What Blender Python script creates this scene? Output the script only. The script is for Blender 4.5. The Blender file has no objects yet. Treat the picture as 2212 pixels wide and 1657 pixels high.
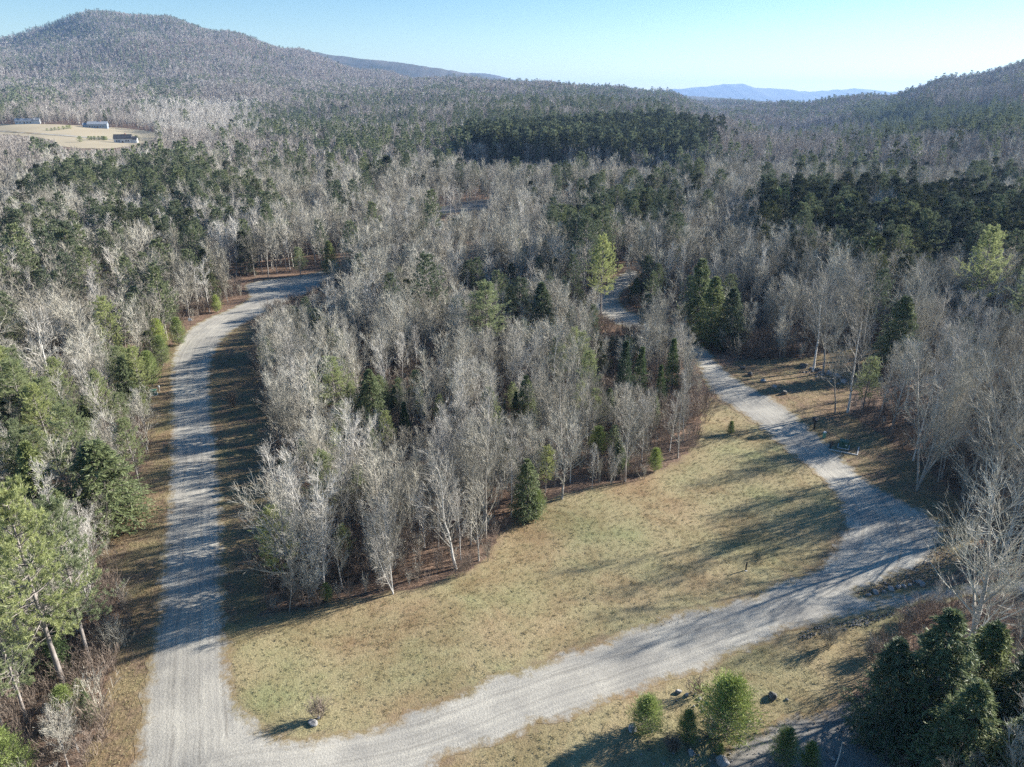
import bpy, math, random
import numpy as np
from mathutils import Vector, Matrix
from mathutils.geometry import delaunay_2d_cdt

# ------------------------------------------------------------------ camera, world, sun
S = bpy.context.scene
COL = S.collection
R = math.radians
PITCH = R(21.75); CAMH = 44.0
FPX = 1534.0; CX = 1106.0; CY = 828.5           # focal length and centre in a 2212 x 1657 frame
cam_d = bpy.data.cameras.new('camera'); cam = bpy.data.objects.new('camera', cam_d); COL.objects.link(cam)
cam.location = (0, 0, CAMH); cam.rotation_euler = (math.pi/2 - PITCH, 0, 0)
cam_d.sensor_width = 36; cam_d.lens = 36*FPX/2212; cam_d.clip_start = .5; cam_d.clip_end = 60000
S.camera = cam

SUN_EL, SUN_AZ = R(23.0), R(67.0)                 # azimuth clockwise from the view direction (+Y)
w = bpy.data.worlds.new('World'); S.world = w; w.use_nodes = True
wn = w.node_tree.nodes; wl = w.node_tree.links
sky = wn.new('ShaderNodeTexSky'); sky.sky_type = 'NISHITA'; sky.sun_disc = False
sky.sun_elevation = SUN_EL; sky.sun_rotation = SUN_AZ; sky.altitude = 300
sky.air_density = 1.0; sky.dust_density = .05; sky.ozone_density = 1.8
wn['Background'].inputs['Strength'].default_value = .052
hs = wn.new('ShaderNodeHueSaturation'); hs.inputs['Saturation'].default_value = 1.35; wl.new(sky.outputs[0], hs.inputs['Color'])
wl.new(hs.outputs[0], wn['Background'].inputs['Color'])
sd = bpy.data.lights.new('sun', 'SUN'); sd.energy = 5.0; sd.angle = R(.53); sd.color = (1, .945, .86)
sun = bpy.data.objects.new('sun', sd); COL.objects.link(sun)
sv = Vector((math.sin(SUN_AZ)*math.cos(SUN_EL), math.cos(SUN_AZ)*math.cos(SUN_EL), math.sin(SUN_EL)))
sun.rotation_euler = sv.to_track_quat('Z', 'Y').to_euler()
S.view_settings.view_transform = 'Standard'; S.view_settings.look = 'None'
S.view_settings.exposure = 1.64; S.view_settings.gamma = 1
S.render.engine = 'CYCLES'
S.cycles.max_bounces = 5; S.cycles.diffuse_bounces = 2; S.cycles.glossy_bounces = 1
S.cycles.transmission_bounces = 2; S.cycles.volume_bounces = 0; S.cycles.transparent_max_bounces = 4
S.cycles.use_denoising = True; S.cycles.denoiser = 'OPENIMAGEDENOISE'; S.cycles.denoising_input_passes = 'RGB_ALBEDO_NORMAL'; S.cycles.use_denoising = False

# ------------------------------------------------------------------ projection helpers
sP, cP = math.sin(PITCH), math.cos(PITCH)
def proj(x, y, z):
    x, y, z = np.asarray(x, float), np.asarray(y, float), np.asarray(z, float)
    d = y*cP + (CAMH-z)*sP
    up = y*sP - (CAMH-z)*cP
    d = np.where(d < .1, .1, d)
    return CX + FPX*x/d, CY - FPX*up/d, d
def slope_of(py):
    v = (py-CY)/FPX
    return (-sP - v*cP)/(cP - v*sP)

# terrain: table of (distance, picture height of the ground there) for a few headings
TAB = {
 -400: [(450,372),(650,325),(900,280),(1200,240),(1700,190),(2300,140),(3000,105)],
 0:    [(450,378),(650,322),(800,290),(960,264),(1150,243),(1500,212),(2000,168),(2600,116),(3100,78)],
 255:  [(450,378),(650,324),(800,291),(960,266),(1200,236),(1600,198),(2100,150),(2700,76),(3150,20)],
 380:  [(450,378),(650,322),(950,268),(1250,238),(1700,196),(2200,145),(2700,84),(3100,36)],
 500:  [(450,378),(700,318),(950,275),(1300,240),(1800,195),(2400,132),(3000,70)],
 640:  [(450,378),(700,317),(950,275),(1300,242),(1800,202),(2400,150),(3000,110)],
 800:  [(450,378),(700,315),(950,275),(1300,240),(1800,202),(2400,168),(2800,155)],
 1000: [(450,378),(560,330),(700,298),(950,260),(1300,225),(1800,193),(2300,176)],
 1150: [(450,379),(540,325),(700,288),(950,254),(1300,224),(1700,202),(2000,193)],
 1300: [(450,379),(540,322),(700,285),(950,254),(1300,230),(1600,215),(1900,207)],
 1420: [(450,379),(540,322),(700,288),(950,258),(1300,236),(1700,222),(2000,216)],
 1550: [(450,379),(550,330),(700,302),(880,278),(1150,285),(1800,250),(2400,236),(3200,228)],
 1700: [(450,379),(600,340),(750,322),(950,318),(1200,290),(1500,255),(1800,236)],
 1890: [(450,377),(600,340),(750,325),(900,303),(1200,258),(1500,228),(1750,210)],
 2050: [(300,456),(400,388),(500,347),(590,325),(700,325),(850,285),(1000,243),(1250,195),(1500,176)],
 2212: [(300,450),(400,372),(500,328),(600,308),(700,312),(850,262),(1100,195),(1400,148)],
 2600: [(300,450),(400,372),(500,328),(600,308),(700,290),(850,240),(1100,165),(1400,110)],
}
TC = np.array(sorted(TAB), float)
RK = np.geomspace(200, 12000, 160)
TZ = np.zeros((len(TC), len(RK))); TEND = np.zeros(len(TC))
for i, c in enumerate(TC):
    k = TAB[int(c)]
    xs = [200]+[a for a, b in k]; zs = [0]+[CAMH + a*slope_of(b) for a, b in k]
    xl, zl = xs[-1], zs[-1]; TEND[i] = xl
    xs += [xl*1.03, xl*1.5, xl*2.2, 12000]; zs += [zl+1, zl*.45-10, -10, -20]
    z = np.interp(np.log(RK), np.log(xs), zs)
    kern = np.array([1, 2, 3, 2, 1.])/9
    zz = np.convolve(np.pad(z, 2, 'edge'), kern, 'valid')
    TZ[i] = zz
def H(x, y):
    x, y = np.asarray(x, float), np.asarray(y, float)
    r = np.hypot(x, y)
    az = np.abs(np.arctan2(x, y))
    c = CX + 1651*x/np.maximum(y, .05*r+1e-6)
    c = np.clip(c, TC[0], TC[-1])
    rr = np.clip(np.where(az < 1.2, np.maximum(y, r*.5), r*.5), 200, 11999)
    fi = np.interp(np.log(rr), np.log(RK), np.arange(len(RK)))
    i0 = np.clip(fi.astype(int), 0, len(RK)-2); ft = fi-i0
    ci = np.interp(c, TC, np.arange(len(TC))); c0 = np.clip(ci.astype(int), 0, len(TC)-2); fc = ci-c0
    fc = fc*fc*(3-2*fc)
    za = TZ[c0, i0]*(1-ft)+TZ[c0, i0+1]*ft; zb = TZ[c0+1, i0]*(1-ft)+TZ[c0+1, i0+1]*ft
    z = za*(1-fc)+zb*fc
    back = np.clip((2.4-az)/1.2, 0, 1); z = z*back
    far = np.clip((r-150)/400, 0, 1)
    z = z + far*(5*np.sin(x/97+1)*np.sin(y/121) + 2.5*np.sin(x/41+y/57)) + np.clip((r-1000)/1500, 0, 1)*14*np.sin(x/210+.5)*np.sin(y/260+x/500)
    near = .16*np.sin(x/9+.7)*np.sin(y/11+.3)+.10*np.sin(x/4.3+y/6.1)
    return z + near
def G(px, py, dz=0.):
    """point of the ground seen at a place of the 2212 x 1657 frame"""
    dx = (px-CX)/FPX; v = (py-CY)/FPX
    hy = cP - v*sP; dzr = -sP - v*cP
    t = (CAMH)/max(-dzr, 1e-4)
    if t*hy > 330 or dzr > -.02:
        ts = np.geomspace(60, 6000, 1500)
        gap = CAMH+ts*dzr - H(ts*dx, ts*hy)
        k = int(np.argmax(gap < 0)); t = ts[k]
    else:
        for _ in range(12):
            t = (CAMH - float(H(t*dx, t*hy)))/(-dzr)
    return Vector((t*dx, t*hy, float(H(t*dx, t*hy))+dz))
def height_for(p, top):
    """how tall a thing standing at p is when its top shows at picture height top"""
    return CAMH + p.y*slope_of(top) - p.z

# ------------------------------------------------------------------ materials
def nmat(name, rough=.9, spec=.1):
    m = bpy.data.materials.new(name); m.use_nodes = True
    nt = m.node_tree; b = nt.nodes['Principled BSDF']
    b.inputs['Roughness'].default_value = rough; b.inputs['Specular IOR Level'].default_value = spec
    return m, nt, b
def N(nt, t, **kw):
    n = nt.nodes.new(t)
    for k, v in kw.items():
        if k in n.inputs: n.inputs[k].default_value = v
        else: setattr(n, k, v)
    return n
def noise(nt, scale, detail=4, rough=.55, coord='Object', dist=0):
    tc = nt.nodes.get('TC') or N(nt, 'ShaderNodeTexCoord'); tc.name = 'TC'
    n = N(nt, 'ShaderNodeTexNoise', Scale=scale, Detail=detail, Roughness=rough, Distortion=dist)
    nt.links.new(tc.outputs[coord], n.inputs['Vector']); return n.outputs['Fac']
def ramp(nt, fac, stops):
    r = N(nt, 'ShaderNodeValToRGB'); e = r.color_ramp.elements
    while len(e) < len(stops): e.new(.5)
    for i, (p, c) in enumerate(stops):
        e[i].position = p; e[i].color = (*c, 1) if len(c) == 3 else c
    nt.links.new(fac, r.inputs[0]); return r.outputs[0]
def mix(nt, f, a, b, mode='MIX'):
    m = N(nt, 'ShaderNodeMix', data_type='RGBA', blend_type=mode)
    for s, v in ((m.inputs[0], f), (m.inputs[6], a), (m.inputs[7], b)):
        if hasattr(v, 'links'): nt.links.new(v, s)
        else: s.default_value = v if isinstance(v, (int, float)) else (*v, 1)
    return m.outputs[2]
def math_(nt, op, a, b=0., clamp=False):
    m = N(nt, 'ShaderNodeMath', operation=op, use_clamp=clamp)
    for s, v in ((m.inputs[0], a), (m.inputs[1], b)):
        if hasattr(v, 'links'): nt.links.new(v, s)
        else: s.default_value = v
    return m.outputs[0]
def bump(nt, b, h, dist, strength=1.):
    n = N(nt, 'ShaderNodeBump', Strength=strength, Distance=dist)
    nt.links.new(h, n.inputs['Height']); nt.links.new(n.outputs[0], b.inputs['Normal'])
def attr(nt, name):
    a = N(nt, 'ShaderNodeAttribute', attribute_name=name); return a.outputs['Fac']

def simple(name, c1, c2, scale=3., rough=.85, spec=.15, bmp=0., metal=0.):
    m, nt, b = nmat(name, rough, spec)
    nt.links.new(ramp(nt, noise(nt, scale), [(.3, c1), (.7, c2)]), b.inputs['Base Color'])
    b.inputs['Metallic'].default_value = metal
    if bmp: bump(nt, b, noise(nt, scale*3), bmp)
    return m

LEAF = [(.25, (.065, .047, .035)), (.45, (.155, .112, .083)), (.6, (.26, .19, .145)), (.8, (.40, .31, .24))]
def litter(nt):
    a = ramp(nt, noise(nt, 2.6, 8, .75), LEAF)
    b2 = ramp(nt, noise(nt, .09, 4), [(.35, (.75, .72, .7)), (.65, (1.12, 1.02, .95))])
    return mix(nt, 1., a, b2, 'MULTIPLY')
def grass_col(nt):
    fine = ramp(nt, noise(nt, 8.5, 6, .72), [(.28, (.13, .115, .072)), (.44, (.225, .20, .13)), (.60, (.32, .285, .19)), (.78, (.43, .385, .275))])
    big = noise(nt, .085, 5, .6)
    tint = ramp(nt, big, [(.30, (.98, .80, .72)), (.43, (1.08, .98, .86)), (.56, (1.0, 1.0, .84)), (.70, (.82, .95, .72))])
    c = mix(nt, 1., fine, tint, 'MULTIPLY')
    pat = ramp(nt, noise(nt, .12, 6, .7, dist=.8), [(.46, (0, 0, 0)), (.66, (.95, .95, .95))])
    return mix(nt, pat, c, mix(nt, 1., c, (.72, .64, .60), 'MULTIPLY'))
M = {}
m, nt, b = nmat('leaf litter'); nt.links.new(litter(nt), b.inputs['Base Color']); bump(nt, b, noise(nt, 3, 6, .7), .12); M['floor'] = m
m, nt, b = nmat('lawn grass')
e = attr(nt, 'edge'); en = math_(nt, 'ADD', e, math_(nt, 'MULTIPLY', math_(nt, 'SUBTRACT', noise(nt, .9, 5, .7), .5), 3.2))
f = ramp(nt, en, [(-.0, (0, 0, 0)), (1., (1, 1, 1))])
nt.links.new(mix(nt, f, mix(nt, .45, litter(nt), grass_col(nt)), grass_col(nt)), b.inputs['Base Color'])
bump(nt, b, noise(nt, 6.5, 5, .65), .06); M['lawn'] = m
m, nt, b = nmat('verge of dry grass and leaves')
f = ramp(nt, noise(nt, .35, 6, .7), [(.36, (.1,)*3), (.60, (.9, .9, .9))])
nt.links.new(mix(nt, f, litter(nt), mix(nt, 1., grass_col(nt), (.88, .84, .80), 'MULTIPLY')), b.inputs['Base Color'])
bump(nt, b, noise(nt, 3.6, 5, .65), .15); M['verge'] = m
def gravel(name, base, blend_to='grass', tracks=True):
    m, nt, b = nmat(name, .95, .05)
    k = [tuple(v*s for v in base) for s in (.74, .93, 1.09, 1.26)]
    c = ramp(nt, noise(nt, 7.5, 8, .78), list(zip((.28, .44, .58, .76), k)))
    c = mix(nt, 1., c, ramp(nt, noise(nt, .16, 5, .6), [(.36, (.74, .735, .73)), (.62, (1.14, 1.12, 1.07))]), 'MULTIPLY')
    # loose stone bands
    vo = N(nt, 'ShaderNodeTexVoronoi', Scale=4.5); nt.links.new(nt.nodes['TC'].outputs['Object'], vo.inputs['Vector'])
    stones = ramp(nt, vo.outputs['Distance'], [(.05, (1.25, 1.25, 1.27)), (.4, (.86, .85, .83))])
    if tracks:
        lat = attr(nt, 'lat')
        wob = math_(nt, 'MULTIPLY', math_(nt, 'SUBTRACT', noise(nt, .10, 3), .5), 1.3)
        l2 = math_(nt, 'ADD', lat, wob)
        comb = N(nt, 'ShaderNodeCombineXYZ'); nt.links.new(l2, comb.inputs[0])
        nz = N(nt, 'ShaderNodeTexNoise', Scale=2.1, Detail=5, Roughness=.62); nt.links.new(comb.outputs[0], nz.inputs['Vector'])
        brk = noise(nt, .25, 3)
        tr = ramp(nt, nz.outputs['Fac'], [(.40, (.70, .685, .67)), (.49, (.95, .95, .95)), (.60, (1.14, 1.13, 1.10))])
        c = mix(nt, ramp(nt, brk, [(.3, (.25,)*3), (.65, (.95,)*3)]), c, mix(nt, 1., c, tr, 'MULTIPLY'))
        sf = ramp(nt, math_(nt, 'ABSOLUTE', l2), [(.0, (.45,)*3), (1., (.45,)*3)])
        c = mix(nt, .35, c, mix(nt, 1., c, stones, 'MULTIPLY'))
    else:
        c = mix(nt, .7, c, mix(nt, 1., c, stones, 'MULTIPLY'))
    e = attr(nt, 'edge')
    en = math_(nt, 'ADD', e, math_(nt, 'MULTIPLY', math_(nt, 'SUBTRACT', noise(nt, 1.1, 7, .8), .5), 4.2))
    f = ramp(nt, en, [(.0, (0, 0, 0)), (.9, (1, 1, 1))])
    side = mix(nt, .25, mix(nt, 1., grass_col(nt), (.95, .9, .85), 'MULTIPLY'), litter(nt))
    nt.links.new(mix(nt, f, side, c), b.inputs['Base Color'])
    bump(nt, b, noise(nt, 6, 6, .75), .05)
    return m
M['gravel'] = gravel('grey gravel', (.375, .362, .33))
M['yard'] = gravel('loose yard gravel', (.25, .24, .225), tracks=False)
m, nt, b = nmat('hay field')
nt.links.new(mix(nt, noise(nt, .02, 4), (.30, .255, .175), (.44, .375, .26)), b.inputs['Base Color']); M['field'] = m
M['stone'] = simple('grey granite', (.16, .155, .15), (.42, .41, .40), 2.2, .85, .2, .05)
M['darkstone'] = simple('dark mossy granite', (.06, .06, .055), (.20, .19, .18), 2.2, .9, .1, .05)

def bark(name, c1, c2, vary=.25, scale=2.):
    m, nt, b = nmat(name, .9, .1)
    c = ramp(nt, noise(nt, scale, 5, .7), [(.3, c1), (.7, c2)])
    oi = N(nt, 'ShaderNodeObjectInfo')
    k = ramp(nt, oi.outputs['Random'], [(0, (1-vary, 1-vary*1.05, 1-vary*1.15)), (.5, (1, .985, .97)), (1, (1+vary, 1+vary*.98, 1+vary*.95))])
    nt.links.new(mix(nt, 1., c, k, 'MULTIPLY'), b.inputs['Base Color']); return m
M['bark'] = bark('grey hardwood bark', (.20, .185, .165), (.44, .415, .38))
M['twig'] = bark('grey twigs', (.235, .22, .18), (.52, .50, .435), .42)
M['twigf'] = bark('distant twigs', (.235, .21, .185), (.44, .405, .37), .16)
M['birch'] = bark('white birch bark', (.42, .40, .37), (.74, .72, .68), .12, 4)
M['btwig'] = bark('pale birch twigs', (.31, .295, .26), (.60, .575, .53), .25)
M['rtwig'] = bark('reddish brush twigs', (.13, .10, .08), (.29, .24, .20), .3)
M['pbark'] = bark('pine bark', (.13, .115, .105), (.36, .33, .31), .15, 3)
def needles(name, c1, c2, vary=.3, tl=.25, gl=.04):
    m = bpy.data.materials.new(name); m.use_nodes = True; nt = m.node_tree; nt.nodes.remove(nt.nodes['Principled BSDF'])
    out = nt.nodes['Material Output']
    c = ramp(nt, noise(nt, 1.1, 5, .7), [(.28, c1), (.72, c2)])
    oi = N(nt, 'ShaderNodeObjectInfo')
    k = ramp(nt, oi.outputs['Random'], [(0, (1-vary, 1-vary*.9, 1-vary*.5)), (.5, (1, 1, 1)), (1, (1+vary, 1+vary*.8, 1))])
    col = mix(nt, 1., c, k, 'MULTIPLY')
    d = N(nt, 'ShaderNodeBsdfDiffuse'); t = N(nt, 'ShaderNodeBsdfTranslucent'); g = N(nt, 'ShaderNodeBsdfGlossy', Roughness=.45)
    g.inputs['Color'].default_value = (.5, .5, .5, 1)
    nt.links.new(col, d.inputs['Color']); nt.links.new(col, t.inputs['Color'])
    s1 = N(nt, 'ShaderNodeMixShader', Fac=tl); nt.links.new(d.outputs[0], s1.inputs[1]); nt.links.new(t.outputs[0], s1.inputs[2])
    s2 = N(nt, 'ShaderNodeMixShader', Fac=gl); nt.links.new(s1.outputs[0], s2.inputs[1]); nt.links.new(g.outputs[0], s2.inputs[2])
    nt.links.new(s2.outputs[0], out.inputs[0]); return m
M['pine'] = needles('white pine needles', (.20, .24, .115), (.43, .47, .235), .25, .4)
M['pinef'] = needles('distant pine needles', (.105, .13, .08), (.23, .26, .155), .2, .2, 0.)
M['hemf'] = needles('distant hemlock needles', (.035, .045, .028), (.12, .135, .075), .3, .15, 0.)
M['hem'] = needles('hemlock needles', (.085, .115, .055), (.26, .30, .145))
M['fir'] = needles('fir needles', (.05, .085, .04), (.14, .19, .09))
M['young'] = needles('young pine needles', (.17, .22, .06), (.36, .43, .14))

# ------------------------------------------------------------------ mesh helpers
def mesh_from(name, verts, tris, mats, midx=None, smooth=False):
    me = bpy.data.meshes.new(name)
    verts = np.asarray(verts, np.float32); tris = np.asarray(tris, np.int32)
    me.vertices.add(len(verts)); me.vertices.foreach_set('co', verts.ravel())
    n = len(tris); k = tris.shape[1]
    me.loops.add(n*k); me.loops.foreach_set('vertex_index', tris.ravel())
    me.polygons.add(n); me.polygons.foreach_set('loop_start', np.arange(0, n*k, k, dtype=np.int32))
    for mt in mats: me.materials.append(mt)
    if midx is not None: me.polygons.foreach_set('material_index', np.asarray(midx, np.int32))
    me.polygons.foreach_set('use_smooth', np.full(n, bool(smooth)))
    me.update(calc_edges=True)
    return me
def link(name, me, parent=None, loc=None, rot=None, scale=None):
    o = bpy.data.objects.new(name, me); COL.objects.link(o)
    if parent: o.parent = parent
    if loc is not None: o.location = loc
    if rot is not None: o.rotation_euler = rot if hasattr(rot, '__len__') else (0, 0, rot)
    if scale is not None: o.scale = scale if hasattr(scale, '__len__') else (scale,)*3
    return o
def tag(o, label=None, cat=None, group=None, kind=None):
    if label: o['label'] = label
    if cat: o['category'] = cat
    if group: o['group'] = group
    if kind: o['kind'] = kind
    return o

def unit(v): return v/np.maximum(np.linalg.norm(v, axis=-1, keepdims=True), 1e-9)
def perp(d, rng):
    r = rng.normal(size=d.shape); return unit(np.cross(d, r))
def spawn(rng, par, rad, n, t0, t1, L, ang, K=4, up=.4, flat=0., rk=.55, wob=.035):
    """n child branches along every parent polyline"""
    Np, Kp, _ = par.shape
    t = t0 + (t1-t0)*(np.arange(n)[None]+rng.random((Np, n)))/n
    f = t*(Kp-1); i = np.minimum(f.astype(int), Kp-2); ft = (f-i)[..., None]
    ar = np.arange(Np)[:, None]
    a, b_ = par[ar, i], par[ar, i+1]
    p = a*(1-ft)+b_*ft; tan = unit(b_-a)
    r0 = rad[ar, i]*(1-ft[..., 0])+rad[ar, i+1]*ft[..., 0]
    ph = perp(tan, rng)
    if flat: ph = unit(ph*np.array([1, 1, 1-flat]))
    an = np.radians(ang[0]+(ang[1]-ang[0])*rng.random((Np, n)))[..., None]
    d = unit(np.cos(an)*tan+np.sin(an)*ph)
    Lc = (L(t) if callable(L) else L)*(.7+.6*rng.random((Np, n)))
    if not callable(L) and hasattr(L, 'shape'): pass
    s = np.linspace(0, 1, K)
    out = np.empty((Np, n, K, 3)); out[:, :, 0] = p; cur = p; dd = d
    for k in range(1, K):
        dd = unit(dd+np.array([0, 0, up])*(1/(K-1))+rng.normal(size=d.shape)*wob)
        cur = cur+dd*(Lc/(K-1))[..., None]; out[:, :, k] = cur
    rr = (r0*rk)[..., None]*(1-s*.85)[None, None]
    return out.reshape(-1, K, 3), rr.reshape(-1, K), np.repeat(Lc.reshape(-1), 1)
def tubes(poly, rad, sides, rng, minr=0.):
    Nn, K, _ = poly.shape; rad = np.maximum(rad, minr)
    d = unit(poly[:, -1]-poly[:, 0]); u = perp(d, rng); v = np.cross(d, u)
    if sides == 2:
        V = np.stack([poly+u[:, None]*rad[..., None], poly-u[:, None]*rad[..., None]], 2)
        base = (np.arange(Nn)*K*2)[:, None, None]+(np.arange(K-1)*2)[None, :, None]
        q = np.array([[0, 1, 3], [0, 3, 2]]).ravel()
        return V.reshape(-1, 3), (base+q[None, None]).reshape(-1, 3)
    an = np.arange(sides)*2*np.pi/sides
    ring = u[:, None]*np.cos(an)[None, :, None]+v[:, None]*np.sin(an)[None, :, None]
    V = poly[:, :, None]+ring[:, None]*rad[..., None, None]
    q = []
    for s_ in range(sides):
        a, b_ = s_, (s_+1) % sides
        q += [a, b_, b_+sides, a, b_+sides, a+sides]
    base = (np.arange(Nn)*K*sides)[:, None, None]+(np.arange(K-1)*sides)[None, :, None]
    return V.reshape(-1, 3), (base+np.array(q)[None, None]).reshape(-1, 3)
def spikes(p, d, L, W, rng, wdir=None):
    """thin triangles: base width W at p, tip at p+d*L"""
    u = perp(d, rng) if wdir is None else wdir
    L = np.broadcast_to(np.asarray(L, float), (len(p),))[:, None]; W = np.broadcast_to(np.asarray(W, float), (len(p),))[:, None]
    V = np.stack([p-u*W/2, p+u*W/2, p+d*L], 1)
    return V.reshape(-1, 3), np.arange(len(p)*3).reshape(-1, 3)
def leafs(p, d, L, W, rng, wdir=None):
    """broader blades: widest a third of the way out (2 triangles)"""
    u = perp(d, rng) if wdir is None else wdir
    n = len(p)
    L = np.broadcast_to(np.asarray(L, float), (n,))[:, None]; W = np.broadcast_to(np.asarray(W, float), (n,))[:, None]
    m_ = p+d*L*.4
    V = np.stack([p, m_-u*W/2, p+d*L, m_+u*W/2], 1)
    b_ = np.arange(n)[:, None]*4
    return V.reshape(-1, 3), np.concatenate([b_+np.array([0, 1, 2]), b_+np.array([0, 2, 3])], 0)
class Acc:
    def __init__(s): s.v = []; s.f = []; s.n = 0
    def add(s, vf):
        s.v.append(vf[0]); s.f.append(vf[1]+s.n); s.n += len(vf[0]); return s
    def arr(s): return np.concatenate(s.v), np.concatenate(s.f)
def ends(poly, rng, n, t0=.3, t1=1.):
    Nn, K, _ = poly.shape
    t = t0+(t1-t0)*(np.arange(n)[None]+rng.random((Nn, n)))/n
    f = np.minimum(t, .999)*(K-1); i = f.astype(int); ft = (f-i)[..., None]; ar = np.arange(Nn)[:, None]
    a, b_ = poly[ar, i], poly[ar, np.minimum(i+1, K-1)]
    return (a*(1-ft)+b_*ft).reshape(-1, 3), unit(b_-a).reshape(-1, 3)

def trunk_line(rng, Ht, r0, lean=.02, wob=.012, K=9, r1=.12):
    s = np.linspace(0, 1, K)
    off = np.cumsum(rng.normal(size=(K, 2))*wob*Ht, 0); off -= off[0]; off *= s[:, None]**.5
    le = rng.normal(size=2)*lean*Ht
    P = np.stack([off[:, 0]+le[0]*s, off[:, 1]+le[1]*s, s*Ht], 1)[None]
    rad = (r0*(1-s*(1-r1)))[None]
    rad[:, 0] *= 1.25
    return P, rad

def bare_tree(seed, Ht, lod, style):
    """style: 'spread' wide rounded crown, 'tall' upright crown, 'pole' slender"""
    rng = np.random.default_rng(seed)
    T, C = Acc(), Acc()
    st = {'clump': (.011, .16, 18, .24, (26, 50), .5), 'spread': (.024, .17, 24, .40, (30, 62), .42), 'tall': (.018, .20, 24, .31, (26, 54), .50), 'pole': (.012, .27, 20, .20, (28, 54), .5)}[style]
    r0, cb, n1, Lf, ang, up = st; r0 *= Ht/1.6
    P, rad = trunk_line(rng, Ht, r0, .025 if style != 'spread' else .015)
    if style == 'spread':                        # forked leaders
        leaders, lr, _ = spawn(rng, P, rad, 3, .30, .6, Ht*.42, (18, 32), 5, .5, rk=.75)
        base = [(P, rad), (leaders, lr)]
    elif style == 'clump':
        leaders, lr, _ = spawn(rng, P, rad, 4, .0, .10, Ht*.82, (7, 20), 6, .12, rk=.9)
        base = [(P, rad), (leaders, lr)]
    else: base = [(P, rad)]
    n1 = {0: n1, 1: int(n1*.8), 2: 14, 3: 9}[lod]
    if lod <= 1: T.add(tubes(P, rad, 6 if lod == 0 else 4, rng))
    else: T.add(tubes(P[:, ::4], rad[:, ::4], 3, rng, .07 if lod == 2 else .12))
    for bi, (bp, br) in enumerate(base):
        if bi and lod <= 1: T.add(tubes(bp, br, 4, rng))
        elif bi: C.add(tubes(bp[:, ::4], br[:, ::4], 2, rng, .07))
        nn = n1 if bi == 0 else (int(n1*.7) if style == 'clump' else max(4, n1//3))
        lf = lambda t: Ht*Lf*(.35+.65*np.clip(1-t, 0, 1)**.6)*(1 if bi == 0 else .7)
        B1, R1, L1 = spawn(rng, bp, br, nn, cb if bi == 0 else .15, .98, lf, ang, 5, up, rk=.5)
        if lod == 0:
            C.add(tubes(B1, R1, 3, rng, .014))
            B2, R2, L2 = spawn(rng, B1, R1, 6, .15, .97, 1., (25, 50), 4, .35, rk=.55)
            B2 = B2[:, :1]+(B2-B2[:, :1])*(np.repeat(L1, 6)*.44)[:, None, None]
            C.add(tubes(B2, R2, 2, rng, .012))
            B3, R3, L3 = spawn(rng, B2, R2, 5, .1, 1., .62*Ht/12, (20, 48), 3, .3, rk=.7)
            C.add(tubes(B3, R3, 2, rng, .009))
            p, d = ends(B3, rng, 1, .2, .95)
            dd = unit(d+perp(d, rng)*.55+np.array([0, 0, .15]))
            C.add(spikes(p, dd, (.4+.3*rng.random(len(p))), .018, rng))
        elif lod == 1:
            C.add(tubes(B1[:, ::2], R1[:, ::2], 3, rng, .03))
            B2, R2, L2 = spawn(rng, B1, R1, 5, .15, .97, 1., (25, 50), 3, .3, rk=.55)
            B2 = B2[:, :1]+(B2-B2[:, :1])*(np.repeat(L1, 5)*.45)[:, None, None]
            C.add(tubes(B2, R2, 2, rng, .02))
            p, d = ends(B2, rng, 6, .1, 1.)
            C.add(spikes(p, unit(d+perp(d, rng)*.6), .9+.5*rng.random(len(p)), .040, rng))
        elif lod == 2:
            C.add(tubes(B1[:, ::2], R1[:, ::2], 2, rng, .05))
            p, d = ends(B1, rng, 9, .1, 1.)
            C.add(spikes(p, unit(d+perp(d, rng)*.6), 1.3+.8*rng.random(len(p)), .10, rng))
        else:
            p, d = ends(B1, rng, 6, .05, 1.)
            C.add(spikes(p, unit(d+perp(d, rng)*.6), 2.0+rng.random(len(p)), .30, rng))
    return T.arr(), C.arr()

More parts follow.
